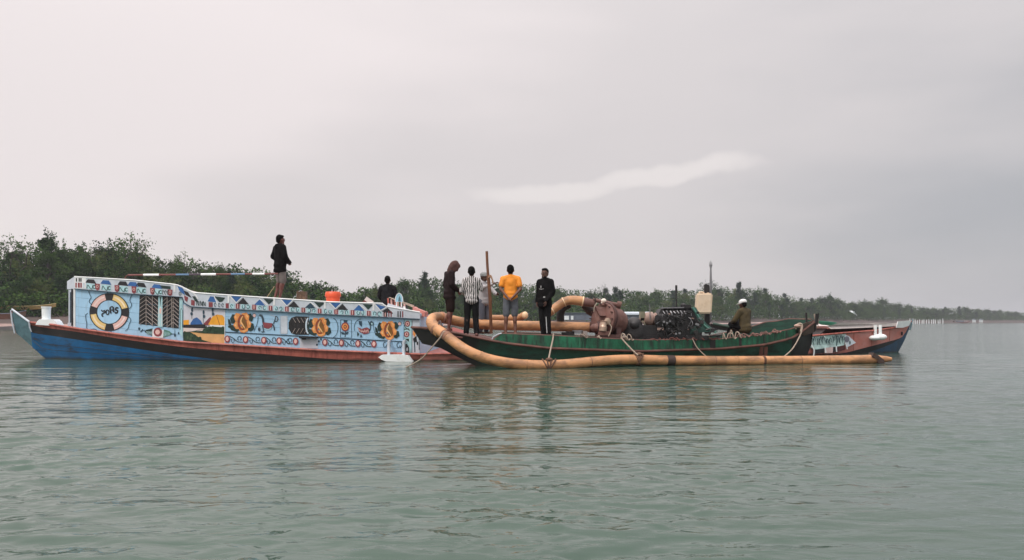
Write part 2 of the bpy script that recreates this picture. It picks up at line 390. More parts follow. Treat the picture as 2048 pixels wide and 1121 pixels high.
def broad(seed, wide=1.0, ncl=34):     # 12 m tall
    rs = np.random.RandomState(seed); tb = MB(); H = 12.0
    top = Vector((rs.normal(0, .3), rs.normal(0, .3), H * .62))
    tb.tube(smoothpath([(0, 0, -.6), (rs.normal(0, .15), rs.normal(0, .15), H * .25), top], 3), [.28 - .03 * i for i in range(7)], bark, 7)
    pts = []; dr = []
    for i in range(ncl):
        t = rs.rand(); h = H * (0.22 + 0.74 * t); R = wide * 3.3 * math.sin(math.pi * min(1, (0.25 + 0.78 * t))) ** .7 + .3
        a = rs.uniform(0, 6.28); rr = R * math.sqrt(rs.rand()); c = np.array([math.cos(a) * rr, math.sin(a) * rr, h])
        s0 = top * (0.45 + 0.5 * rs.rand()); tb.tube([s0, (s0 + Vector(c)) / 2 + Vector((0, 0, .2)), Vector(c)], [.09, .06, .03], bark, 4)
        n = 170; q = rs.normal(size=(n, 3)); q /= np.linalg.norm(q, axis=1)[:, None]
        sz = np.array([1.15, 1.15, .8]) * rs.uniform(.65, 1.25)
        p = c + q * sz * rs.uniform(.55, 1.05, n)[:, None]
        pts.append(p); dr.append(q + np.array([0, 0, -.25]) + rs.normal(0, .5, (n, 3)))
        if t > .75 or rs.rand() < .25:      # sprigs that break the outline
            for k in range(2):
                v = q[k] * .9 + np.array([0, 0, .55]); m_ = 22; u = rs.rand(m_)[:, None]
                pts.append(c + v * (0.6 + u * 1.5) + rs.normal(0, .1, (m_, 3))); dr.append(rs.normal(size=(m_, 3)))
    return meshof(tb, 'tree_trunk'), cards('tree_crown', np.concatenate(pts), np.concatenate(dr), .36, .24, leaf_a, seed)
def bamboo(seed, n=34):
    rs = np.random.RandomState(seed); tb = MB(); pts = []; dr = []; culm = mat('bamboo_culm', (0.14, 0.13, 0.06), .6, .3, 2)
    for i in range(n):
        a = rs.uniform(0, 6.28); r0 = rs.uniform(0, .9); H = rs.uniform(8.5, 12.5); lean = rs.uniform(.5, 3.6)
        ps = [Vector((math.cos(a) * (r0 + lean * t ** 2.4), math.sin(a) * (r0 + lean * t ** 2.4), H * (t - .16 * t ** 4 * (lean / 2.2)) - .4)) for t in np.linspace(0, 1, 9)]
        tb.tube(ps, [.055 * (1 - .85 * k / 8) for k in range(9)], culm, 4, cap=False)
        m = 170; t = rs.uniform(.22, 1.0, m) ** .7; pp = []
        for tt in t:
            k = min(int(tt * 8), 7); pp.append(np.array(ps[k].lerp(ps[k + 1], tt * 8 - k)))
        pp = np.array(pp); sp = np.where(t > .75, .16 + 1.3 * (1 - t), .18 + .65 * (1 - np.abs(t - .6)))[:, None]
        pp += rs.normal(0, 1, (m, 3)) * sp * np.array([.75, .75, .45]); pts.append(pp)
        dr.append(rs.normal(0, .6, (m, 3)) + np.array([math.cos(a) * .5, math.sin(a) * .5, -.75]))
    return meshof(tb, 'tree_trunk'), cards('tree_crown', np.concatenate(pts), np.concatenate(dr), .46, .15, leaf_b, seed)
def needle(seed, wide=1.0):
    rs = np.random.RandomState(seed); tb = MB(); H = 12.0; pts = []; dr = []
    tb.tube([(0, 0, -.6), (rs.normal(0, .1), 0, H * .5), (rs.normal(0, .15), rs.normal(0, .15), H * .97)], [.2, .12, .03], bark, 6)
    for i in range(95):
        t = rs.uniform(.10, 1.0); R = wide * (0.25 + 1.75 * (1 - t) ** .7) * rs.uniform(.45, 1.15); a = rs.uniform(0, 6.28); z = H * t
        e = Vector((math.cos(a) * R, math.sin(a) * R, z + R * .45)); tb.tube([(0, 0, z - .2), e], [.04, .01], bark, 3, cap=False)
        m = 42; u = rs.rand(m)[:, None] ** .7; pp = np.array([0, 0, z - .2]) * (1 - u) + np.array(e) * u + rs.normal(0, .17, (m, 3)); pts.append(pp)
        dr.append(rs.normal(0, .45, (m, 3)) + np.array([math.cos(a) * .4, math.sin(a) * .4, .35]))
    return meshof(tb, 'tree_trunk'), cards('tree_crown', np.concatenate(pts), np.concatenate(dr), .42, .15, leaf_c, seed)
def bare(seed):
    rs = np.random.RandomState(seed); tb = MB(); pts = []; dr = []
    def br(p, d, l, r, k):
        q = p + d * l + Vector((rs.normal(0, .1), rs.normal(0, .1), 0)) * l
        tb.tube([p, (p + q) / 2 + Vector(rs.normal(0, .06 * l, 3)), q], [r, r * .8, r * .55], bark, 5)
        if k == 0:
            for _ in range(9): pts.append(np.array(q) + rs.normal(0, .35, 3)); dr.append(rs.normal(0, 1, 3) + np.array([0, 0, -.8]))
            return
        for _ in range(3 if k > 1 else 2):
            dd = (d + Vector(rs.normal(0, .55, 3))); dd.z = abs(dd.z) * .8 + (.1 if k > 1 else -.25); br(q, dd.normalized(), l * .62, r * .55, k - 1)
    br(Vector((0, 0, -.5)), Vector((0, 0, 1)), 6.0, .22, 4)
    z = max(v.z for v in tb.v); s = 12 / z
    for v in tb.v: v *= s
    return meshof(tb, 'tree_trunk'), cards('tree_crown', np.array(pts) * s, np.array(dr), .4, .2, leaf_a, seed)
def bush(seed):
    rs = np.random.RandomState(seed); pts = []; dr = []; tb = MB()
    for i in range(16):
        a = rs.uniform(0, 6.28); c = np.array([math.cos(a) * rs.uniform(0, 1.7), math.sin(a) * rs.uniform(0, 1.4), rs.uniform(.4, 2.6)])
        tb.tube([(0, 0, -.3), tuple(c)], [.06, .02], bark, 4, cap=False)
        n = 130; q = rs.normal(size=(n, 3)); q /= np.linalg.norm(q, axis=1)[:, None]
        pts.append(c + q * np.array([.95, .95, .75]) * rs.uniform(.4, 1.05, n)[:, None]); dr.append(q + rs.normal(0, .6, (n, 3)))
    return meshof(tb, 'bush_stem'), cards('bush_crown', np.concatenate(pts), np.concatenate(dr), .33, .2, leaf_a, seed)
PR = {'broad': [broad(11), broad(12, 1.25), broad(13, .85), broad(14, 1.05)], 'bamboo': [bamboo(21), bamboo(22), bamboo(23)],
      'needle': [needle(31), needle(32, .75), needle(33, 1.3)], 'bare': [bare(41), bare(45)]}
def plant(kind, px, Y, h, base, label, group, wid=1.0):
    tr, cw = PR[kind][rnd.randrange(len(PR[kind]))]; sc_ = h * {'broad': .89, 'bamboo': .95, 'needle': .97}.get(kind, 1) / 12.0
    nm = {'broad': 'broadleaf_tree', 'bamboo': 'bamboo_clump', 'needle': 'needle_tree', 'bare': 'bare_tree', 'bush': 'bush'}[kind]
    e = empty(nm, ((px - 1024) / F * Y, Y, base), label, {'bamboo': 'bamboo', 'bush': 'bush'}.get(kind, 'tree'), group)
    e.rotation_euler.z = rnd.uniform(0, 6.28); w = sc_ * wid * rnd.uniform(.9, 1.15); e.scale = (w, w, sc_)
    for part, me in (('trunk' if kind != 'bamboo' else 'culms', tr), ('crown', cw)):
        o = bpy.data.objects.new(part, me); C.objects.link(o); o.parent = e
SKY = [(-300, 500), (0, 503), (18, 484), (60, 498), (92, 466), (112, 494), (160, 490), (200, 486), (245, 480), (265, 480), (290, 494), (330, 516), (385, 512), (430, 522), (480, 524), (530, 534), (585, 540), (610, 560), (650, 562), (688, 582), (705, 578), (750, 570), (800, 560), (850, 551), (905, 560), (960, 560), (1040, 562), (1080, 566), (1130, 575), (1170, 580), (1205, 577), (1250, 574), (1300, 577), (1400, 571), (1480, 568), (1530, 577), (1560, 584), (1600, 596), (1660, 590), (1700, 602), (1770, 596), (1800, 606), (1860, 614), (1930, 613), (1990, 619), (2060, 624), (2400, 630)]
def groundz(px): return 2.6 * (0.75 if 700 < px < 1500 else 1.0)
LM = [(60, 'above the pointed left bow'), (140, 'above the left bollard'), (250, 'above the life ring painting'), (360, 'above the lattice window'), (450, 'above the river mural'), (520, 'above the leftmost flower painting'), (600, 'beside the man on the roof'), (690, 'above the orange tub'),
      (765, 'left of the man seated at the stern'), (830, 'right of the man seated at the stern'), (895, 'left of the bowed man'), (955, 'behind the striped shirt'), (1040, 'behind the orange shirt'), (1110, 'behind the man in black'), (1180, 'above the arched pipe'), (1250, 'above the rusty pump'), (1330, 'above the clutch drum'), (1400, 'above the engine'),
      (1460, 'right of the jerrycan'), (1530, 'behind the white cap'), (1600, 'left of the stern posts'), (1660, 'above the green basin'), (1740, 'above the pale hatch'), (1830, 'above the red right bow'), (1890, 'above the white stakes'), (1950, 'right of the white stakes'), (2300, 'at the right edge')]
def kindlabel(kind, px, row):
    z = next(t for a, t in LM if px < a)
    a = {'broad': 'dark leafy tree', 'bamboo': 'feathery arching bamboo clump', 'needle': 'narrow grey green tree'}[kind]
    r = ('low foremost', 'second row', 'third row', 'tallest rearmost')[row]
    return '%s %s %s' % (r, a, z), '%s %ss %s' % (r, a, z)
PLAN = []
px = -60.0
while px < 2120:
    S = smt(SH, px); mpx = F / S            # px per metre
    for row, (off, hf) in enumerate(((17, .60), (23, .80), (30, .92), (36, 1.0))):
        q = px + rnd.uniform(-1, 1) * 2.2 * mpx
        Y = smt(SH, q) + off * (1 if S < 170 else 1 + (S - 170) / 400) + rnd.uniform(-2, 2)
        if px < 690: kind = rnd.choices(['broad', 'bamboo', 'needle'], [.42, .53, .05])[0]
        elif px < 1140: kind = rnd.choices(['broad', 'bamboo', 'needle'], [.4, .3, .3])[0]
        elif px < 1580: kind = rnd.choices(['broad', 'bamboo', 'needle'], [.35, .2, .45])[0]
        else: kind = rnd.choices(['broad', 'needle'], [.88, .12])[0]
        b = groundz(q); h = ((HZ - lerpt(SKY, q)) * Y / F + CH - b) * hf * (rnd.uniform(.92, 1.02) if row == 3 else rnd.uniform(.8, 1.05))
        PLAN.append((kind, q, Y, max(h, 3), b, *kindlabel(kind, q, row), {'broad': 1.25 if q < 1560 else 1.9, 'bamboo': 1.35, 'needle': 1.5}[kind]))
    px += (3.7 if S < 170 else (5.6 if S < 400 else 8)) * mpx * rnd.uniform(.85, 1.15)
ORD = ['first', 'second', 'third', 'fourth', 'fifth', 'sixth', 'seventh', 'eighth', 'ninth', 'tenth', 'eleventh', 'twelfth']
same = {}
for p in PLAN: same.setdefault(p[5], []).append(p)
for lb0, ps in same.items():
    ps.sort(key=lambda p: p[1])
    for i, p in enumerate(ps):
        l = lb0 if len(ps) == 1 else lb0 + (', ' + ('left one' if i == 0 else 'right one') if len(ps) == 2 else ', %s from left' % ORD[min(i, 11)])
        plant(p[0], p[1], p[2], p[3], p[4], l, p[6], p[7])
for (q, yt, kd, lb) in ((20, 478, 'bare', 'crooked half bare tree top at the left edge above the thicket'), (92, 462, 'broad', 'tallest leafy tree top above the left thicket'), (128, 484, 'broad', 'pointed dark tree just right of the tallest leafy one'),
                    (48, 492, 'bamboo', 'arching bamboo tips right of the crooked tree at the left edge'), (165, 484, 'bamboo', 'feathery bamboo tips above the left corner of the cabin'), (212, 480, 'bamboo', 'feathery bamboo between the two twiggy trees'), (335, 506, 'bamboo', 'drooping bamboo tips over the left end of the striped pole'), (430, 514, 'bamboo', 'drooping bamboo tips over the middle of the striped pole'), (190, 478, 'bare', 'thin twiggy tree above the left end of the blue cabin'), (240, 472, 'bare', 'dead forked tree standing highest behind the life ring painting'), (283, 484, 'bamboo', 'drooping bamboo clump right of the dead forked tree'), (392, 506, 'bare', 'thin curling tree top over the striped pole'),
                    (850, 544, 'needle', 'pointed tree rising highest left of the bowed man'), (1205, 570, 'bare', 'thin open crowned tree above the pump'), (758, 556, 'bamboo', 'drooping crown beside the head of the seated man'), (1412, 560, 'bare', 'round open topped tree behind the jerrycan'), (1660, 586, 'broad', 'large rounded hazy tree beyond the right bow'), (1478, 563, 'needle', 'tallest pointed tree above the man in the white cap')):
    Y = smt(SH, q) + 28; b = groundz(q); plant(kd, q, Y, (HZ - yt) * Y / F + CH - b, b, lb, None, .9)
# low growth under the trees: nobody could count it
def undergrowth():
    rs = np.random.RandomState(3); pts = []; px = -420.0
    while px < 2500:
        S = smt(SH, px); f = 1 if S < 170 else 1 + (S - 170) / 400; full = (HZ - lerpt(SKY, px)) * (S + 30) / F + CH - groundz(px)
        for off, zt, n in ((14.5, .26, 150), (19, .45, 230), (27, .70, 300), (36, 1.0, 420), (44, 1.06, 360)):
            Y = S + off * f; c = np.array([(px - 1024) / F * Y, Y, groundz(px) - .8])
            g = (0.9 + .34 * noise.noise(Vector((px * .035, off, 0))))
            pts.append(c + rs.uniform(-1, 1, (n, 3)) * np.array([1.5 * f, 1.3, 0]) + np.stack([np.zeros(n), np.zeros(n), rs.rand(n) ** .8 * (full * min(zt * g, 1.0) + .8)], 1))
        px += 1.5 * F / S * f
    pts = np.concatenate(pts); me = cards('undergrowth', pts, rs.normal(0, 1, (len(pts), 3)), .52, .33, leaf_a, 9)
    o = bpy.data.objects.new('undergrowth', me); C.objects.link(o); tag(o, 'dark tangled undergrowth along the foot of the trees', 'undergrowth', kind='stuff')
undergrowth()
# ------------------------------------------------------------------ far bank details
def far_things():
    yb = mat('yellow_boat_wood', (0.38, 0.27, 0.10), .6, .25, 1); br = mat('dark_boat_wood', (0.10, 0.05, 0.035), .7, .3, 1)
    gr = mat('far_grey_boards', (0.13, 0.15, 0.19), .7, .25, .6); wh = mat('far_white_paint', (0.75, 0.78, 0.8), .6, .05, 1)
    def canoe(x0, x1, yt, yb_, Y, m, m2, label):
        a = P(x0, yt - 2, Y); b = P(x1, yt - 2, Y); e = empty('wooden_boat', ((a.x + b.x) / 2, Y, P(0, yb_, Y).z), label, 'boat')
        mb = MB(); n = 14; vs = []
        for i in range(n + 1):
            t = i / n; x = a.x + (b.x - a.x) * t; w = .75 * math.sin(math.pi * t) ** .6 + .02; s = abs(2 * t - 1) ** 3
            zt = P(0, yt, Y).z + .45 * s; zb = P(0, yb_, Y).z + .5 * s
            vs += [(x, Y - w, zt), (x, Y - w * .55, zb), (x, Y + w * .55, zb), (x, Y + w, zt)]
        mb.add(vs, [(i * 4 + k, i * 4 + 4 + k, i * 4 + 5 + k, i * 4 + 1 + k) for i in range(n) for k in range(3)], m); mb.build('hull', e)
        rl = MB(); rl.tube([Vector(vs[i * 4]) for i in range(n + 1)], .05, m2, 5); rl.tube([Vector(vs[i * 4 + 3]) for i in range(n + 1)], .05, m2, 5); rl.build('gunwale', e)
        th = MB(); [th.box((vs[i * 4][0], Y, vs[i * 4][2] - .08), (.25, 1.2, .05), br) for i in (3, 6, 9, 11)]; th.build('thwarts', e)
    canoe(-35, 112, 613, 620, 119 + 15, yb, mat('yellow_rail', (0.5, 0.38, 0.16), .5), 'long yellow wooden boat drawn up on the left bank')
    canoe(-60, 52, 628, 639, 119 + 3, br, gr, 'dark brown boat lying below the long yellow boat')
    # grey house boat seen under the arched pipe
    Y = 150; e = empty('house_boat', P(1158, 645, Y), 'grey house boat with white windows seen under the arched pipe', 'boat')
    mb = MB(); a = P(1118, 641, Y); b = P(1200, 646, Y); mb.box(((a.x + b.x) / 2, Y + 1.5, .35), (b.x - a.x, 3, .9), gr); mb.build('hull', e)
    mb = MB(); a = P(1122, 627, Y); b = P(1196, 641, Y); mb.box(((a.x + b.x) / 2, Y + 1.5, (a.z + b.z) / 2), (b.x - a.x, 2.4, a.z - b.z), gr)
    mb.box(((a.x + b.x) / 2, Y + 1.5, a.z + .06), (b.x - a.x + .4, 2.8, .1), gr); mb.build('cabin', e)
    for (x0, x1) in ((1129, 1138), (1142, 1147)):
        mb = MB(); q = P(x0, 632, Y); r = P(x1, 640, Y); mb.box(((q.x + r.x) / 2, Y + .28, (q.z + r.z) / 2), (r.x - q.x, .06, q.z - r.z), wh); mb.build('window', e)
    # long pale shed roof
    Y = 210; e = empty('riverside_shed', P(1268, 644, Y), 'long low shed with pale blue roof on the bank behind the pump', 'shed')
    mb = MB(); mb.prism([P(1246, 628, Y), P(1249, 624, Y + 3), P(1300, 624, Y + 3), P(1304, 628, Y)], (0, 0, -.25), mat('shed_roof', (0.55, 0.62, 0.68), .5, .1, .4)); mb.build('roof', e)
    mb = MB(); a = P(1249, 629, Y); b = P(1301, 640, Y); mb.box(((a.x + b.x) / 2, Y + 2, (a.z + .8) / 2), (b.x - a.x, 3, a.z - .8 + .6), gr); mb.build('wall', e)
    for i in range(15):
        q = 1821 + i * 4.6 + rnd.uniform(-.8, .8); Y = 470 + i * 3; mb = MB(); b = P(q, 0, Y)
        h = rnd.uniform(1.9, 3.2); mb.tube([(b.x, Y, -.3), (b.x + rnd.uniform(-.15, .15), Y, h * .6), (b.x + rnd.uniform(-.2, .2), Y, h)], [.28, .24, .16], wh, 6)
        mb.build('mooring_stake', None, 'white stake in the row standing in the water right of the painted bow', 'stake', 'white stakes off the far right bank')
    for (q, yy, lb) in ((1948, 641, 'left one of two tiny pale huts at the far waterline'), (1962, 641.5, 'right one of two tiny pale huts at the far waterline')):
        Y = 640; b = P(q, yy, Y); e = empty('hut', (b.x, Y, .6), lb, 'hut'); mb = MB(); mb.box((b.x, Y, 1.6), (1.8, 2, 2), wh); mb.build('wall', e)
        mb = MB(); mb.prism([(b.x - 1.2, Y - 1.3, 2.6), (b.x + 1.2, Y - 1.3, 2.6), (b.x, Y - 1.3, 3.4)], (0, 2.6, 0), gr); mb.build('roof', e)
    Y = 630; b = P(1924, 644, Y); e = empty('cargo_boat', (b.x, Y, 0), 'dark low boat moored at the far bank left of the tiny huts', 'boat')
    mb = MB(); mb.prism([(b.x - 6, Y, 1.5), (b.x - 4.5, Y, -.2), (b.x + 4.5, Y, -.2), (b.x + 6, Y, 1.7), (b.x + 4, Y, .9), (b.x - 4, Y, .9)], (0, 2.5, 0), mat('far_red_hull', (0.12, 0.05, 0.045), .7)); mb.build('hull', e)
    mb = MB(); mb.box((b.x - 1, Y + 1.2, 1.4), (5, 2, 1), gr); mb.build('cabin', e)
    # white egret in flight
    Y = 95; c = P(1708, 627, Y); mb = MB(); mb.ell(c, (.22, .07, .07), wh, Matrix.Rotation(.5, 3, 'Y'))
    mb.prism([c + Vector((-.05, 0, .03)), c + Vector((.12, 0, .02)), c + Vector((-.08, -.35, .22)), c + Vector((-.3, -.6, .16))], (0, 0, .012), wh)
    mb.prism([c + Vector((-.05, 0, .03)), c + Vector((.12, 0, .02)), c + Vector((-.12, .3, .3)), c + Vector((-.34, .55, .26))], (0, 0, .012), wh)
    mb.tube([c + Vector((.18, 0, -.08)), c + Vector((.3, 0, -.2)), c + Vector((.33, 0, -.32))], [.03, .02, .01], wh, 6); mb.caps(c + Vector((-.2, 0, .1)), c + Vector((-.32, 0, .12)), .04, .03, wh)
    mb.build('egret', None, 'small white bird flying low in front of the far trees', 'bird')
far_things()
# ------------------------------------------------------------------ the long painted boat
NEAR = [(22, 25.6), (60, 25.42), (100, 25.15), (150, 24.65), (260, 24.1), (370, 23.9), (450, 23.8), (640, 23.7), (840, 23.85), (1000, 24.4), (1300, 25.4), (1600, 27.6), (1750, 29.5), (1822, 31.2)]
def bx(px, Y): return (px - 1024) / F * Y
x_l, x_r = bx(22, 25.6), bx(1822, 31.2)
def Yc(x): return 25.6 + (x - x_l) * (31.2 - 25.6) / (x_r - x_l)
def near(px): return smt(NEAR, px)
def zz(py, Y): return CH + (HZ - py) / F * Y
SHEER = [(22, 620), (60, 645), (100, 649), (150, 657), (260, 672), (370, 685), (460, 690), (640, 701), (840, 709), (1000, 706), (1300, 696), (1600, 674), (1690, 666), (1750, 661.5), (1800, 654), (1822, 643)]
RB = [(22, 622), (60, 650), (150, 663.5), (260, 681), (370, 695), (460, 703), (640, 717), (754, 725), (840, 731), (1300, 732), (1600, 716), (1689, 707), (1725, 698), (1770, 686), (1805, 675), (1822, 646)]
BB = [(22, 624), (60, 665), (107, 673), (193, 686), (257, 696), (383, 714), (460, 722), (640, 733), (1000, 745), (1600, 725), (1690, 716), (1743, 704), (1796, 682), (1822, 648)]
BOT = [(22, 621), (24.5, 640), (30, 667), (60, 695), (86, 720), (110, 740), (150, 765), (1700, 765), (1780, 730), (1800, 706), (1812, 680), (1818, 662), (1822, 644)]
def pos(px, py, off=0.0):
    Y = near(px) + off; return Vector((bx(px, near(px)), Y, zz(py, near(px))))
boat = empty('cargo_boat', (bx(640, 26), 26.5, 0), 'long blue hulled cargo boat with pale blue painted cabin and red right bow', 'boat')
def fdrop(x, yf, z, px):       # the far gunwale of the left bow sits a touch lower
    if px > 400: return z
    q = 1024 + x / yf * F; return min(z, zz(lerpt(SHEER, q) + 1.5, yf))
sts = [22, 24.5, 27, 30, 36, 44, 52, 60, 68, 76, 86, 98, 110, 125] + list(range(140, 1700, 20)) + [1700, 1720, 1740, 1755, 1768, 1780, 1790, 1800, 1806, 1812, 1818, 1822]
def hull():
    mb = MB(); vs = []; k = 6
    for px in sts:
        Y = near(px); x = bx(px, Y); yf = 2 * Yc(x) - Y; fz = fdrop(x, yf, zz(lerpt(SHEER, px), Y), px); bz = zz(smt(BOT, px) if 0 else lerpt(BOT, px), Y)
        bz = max(bz, -0.45); zs = zz(lerpt(SHEER, px), Y); row = []
        zl = [zs, zz(smt(RB, px), Y), zz(smt(BB, px), Y), bz]
        for i in range(1, 4): zl[i] = min(zl[i], zl[i - 1])
        zl = [max(z, bz) for z in zl]
        for z in zl:
            fl = min((zs - z) * .16, abs(Yc(x) - Y)); row.append(Vector((x, Y + fl, z)))
        for z in reversed(zl):
            fl = min((zs - z) * .16, abs(Yc(x) - Y)); row.append(Vector((x, yf - fl, min(z, fz))))
        vs += row
    n = len(sts); fs = {}
    mm = lambda r, px: {0: (teal_p if px < 60 else (red_l if px > 840 else red_p)), 1: (teal_p if px < 60 else black_p), 2: (teal_p if px < 60 else (blue_r if px > 1680 else blue_w)), 3: black_p, 4: blue_w, 5: black_p, 6: red_p}[r]
    b = len(mb.v); mb.v += vs
    for i in range(n - 1):
        for r in range(7):
            mb.f.append([b + i * 8 + r, b + (i + 1) * 8 + r, b + (i + 1) * 8 + r + 1, b + i * 8 + r + 1][::-1]); mb.mi.append(mb.k(mm(r, (sts[i] + sts[i + 1]) / 2)))
    h = mb.build('hull', boat, smooth=30)
    # planking seams and a worn stripe, standing a little off the side
    sm = MB()
    for (a0, b0, f0) in ((62, 700, .5), (62, 520, .8)):
        pts = []
        for px in range(a0, b0, 20):
            y = smt(BB, px) + (lerpt([(62, 690), (86, 716), (400, 727), (700, 728)], px) - smt(BB, px)) * f0 * .8; pts.append(pos(px, y, .055))
        sm.tube(pts, .007, black_p, 4)
    for px in range(880, 1800, 36): sm.tube([pos(px, lerpt(SHEER, px) + 2, -.004), pos(px, min(smt(RB, px), 716) - 1, .04)], .006, rust_p, 4)
    sm.build('plank_seams', boat)
    # bow trim: pale edging round the teal panel
    tr = MB(); tr.tube([pos(30, 667, -.02), pos(24.5, 642, -.02), pos(22, 621, 0), pos(25, 619, -.03), pos(60, 644, -.05), pos(61, 655, -.04), pos(64, 664, -.03)], [.02, .022, .028, .03, .03, .02, .014], gry_p, 6); tr.build('bow_edging', boat)
    rl = MB(); ps = [pos(px, lerpt(SHEER, px), -.02) for px in sts if 58 <= px <= 1822]
    rl.tube(ps, .035, red_p, 6)
    ps = []
    for px in sts:
        v = pos(px, lerpt(SHEER, px)); yf = 2 * Yc(v.x) - v.y; ps.append(Vector((v.x, yf, fdrop(v.x, yf, v.z, px) - (.03 if px < 400 else 0))))
    rl.tube(ps, .035, red_p, 6); rl.build('rub_rail', boat)
    dk = MB(); vs = []
    for px in sts:
        v = pos(px, lerpt(SHEER, px)); vs += [Vector((v.x, v.y + .004, v.z - .02)), Vector((v.x, 2 * Yc(v.x) - v.y - .004, fdrop(v.x, 2 * Yc(v.x) - v.y, v.z, px) - .02))]
    dk.add(vs, [(2 * i, 2 * i + 2, 2 * i + 3, 2 * i + 1) for i in range(n - 1)], red_p); dk.build('deck', boat)
hull()
# cabin
def yw(px): return near(px) + .12
def wp(px, py, off=0.0):      # a point on the cabin's near wall
    Y = yw(px); return Vector((bx(px, Y), Y - off, zz(py, Y)))
TT = [(141, 563), (151, 554), (270, 561), (349, 569.5), (357, 571), (366, 574.5), (389, 586), (460, 591), (660, 604.5), (765, 607.5), (772, 613), (840, 625)]
TB = [(141, 585), (151, 578), (269, 588.5), (366, 594.5), (370, 606), (384, 613.5), (460, 618.5), (660, 629.5), (840, 638.5)]
WB = [(141, 656), (151, 656.5), (260, 671), (366, 683.5), (460, 689), (660, 700.5), (840, 708.5)]
cst = sorted(set([151, 270, 349, 357, 366, 370, 378, 384, 389, 765, 772] + list(range(160, 841, 10)) + [840]))
def cabin():
    mb = MB(); vs = []; tf = lambda px: lerpt(TT, px) + 3
    def far(v): return Vector((v.x, 2 * Yc(v.x) - v.y, v.z))
    cols = []
    c0 = [Vector((bx(141, 25.05), 25.05, zz(658, 25.05))), Vector((bx(141, 25.05), 25.05, zz(563, 25.05)))]
    cols.append(c0 + [far(c0[1]), far(c0[0])])
    for px in cst:
        b, t = wp(px, lerpt(WB, px) + 3), wp(px, tf(px)); c = Yc(t.x)
        cols.append([b, t, far(t), far(b)])
    def low(v):       # the roof falls away a little to the far side
        q = 1024 + v.x / v.y * F; return Vector((v.x, v.y, min(v.z, zz(lerpt(TT, q) + 5, v.y))))
    for c in cols: vs += [c[0], c[1], low(Vector((c[1].x, Yc(c[1].x), c[1].z + .03))), low(c[2]), c[3]]
    n = len(cols); b = 0; mb.v += vs
    for i in range(n - 1):
        for r, m in ((0, sky_p), (1, cream_p), (2, cream_p), (3, sky_p)):
            mb.f.append([i * 5 + r, (i + 1) * 5 + r, (i + 1) * 5 + r + 1, i * 5 + r + 1][::-1]); mb.mi.append(mb.k(m))
    for i in (0, n - 1): mb.f.append([i * 5 + k for k in range(5)]); mb.mi.append(mb.k(sky_p))
    return mb.build('cabin', boat, smooth=25)
cab = cabin()
def trim():
    mb = MB(); pxs = [141] + cst
    vs = []
    for px in pxs:
        if px == 141: a = Vector((bx(134, 25.2), 25.2, zz(563, 25.2))); b = Vector((bx(134, 25.2), 25.2, zz(579, 25.2)))
        else: a, b = wp(px, lerpt(TT, px), .06), wp(px, lerpt(TB, px), .06)
        n_ = Vector((0, .075, 0)); vs += [a, b, a + n_, b + n_]
    n = len(pxs)
    for r in ((0, 1), (2, 0), (1, 3), (3, 2)):
        mb.add(vs, [(i * 4 + r[0], i * 4 + 4 + r[0], i * 4 + 4 + r[1], i * 4 + r[1])[::-1] for i in range(n - 1)], gry_p) if False else None
    mb.v += vs
    for i in range(n - 1):
        for r in ((0, 1), (2, 0), (1, 3)):
            mb.f.append([i * 4 + r[0], i * 4 + 4 + r[0], i * 4 + 4 + r[1], i * 4 + r[1]][::-1]); mb.mi.append(mb.k(gry_p))
    for i in (0, n - 1): mb.f.append([i * 4, i * 4 + 1, i * 4 + 3, i * 4 + 2]); mb.mi.append(mb.k(gry_p))
    t = mb.build('roof_trim', cab, smooth=25)
    ln = MB(); ln.tube([wp(px, lerpt(TB, px) + .3, .065) for px in cst], .014, navy_p, 5)
    ln.tube([wp(px, lerpt(TT, px), .06) for px in cst], .02, white_p, 5); ln.build('trim_edging', cab)
    return t
trm = trim()
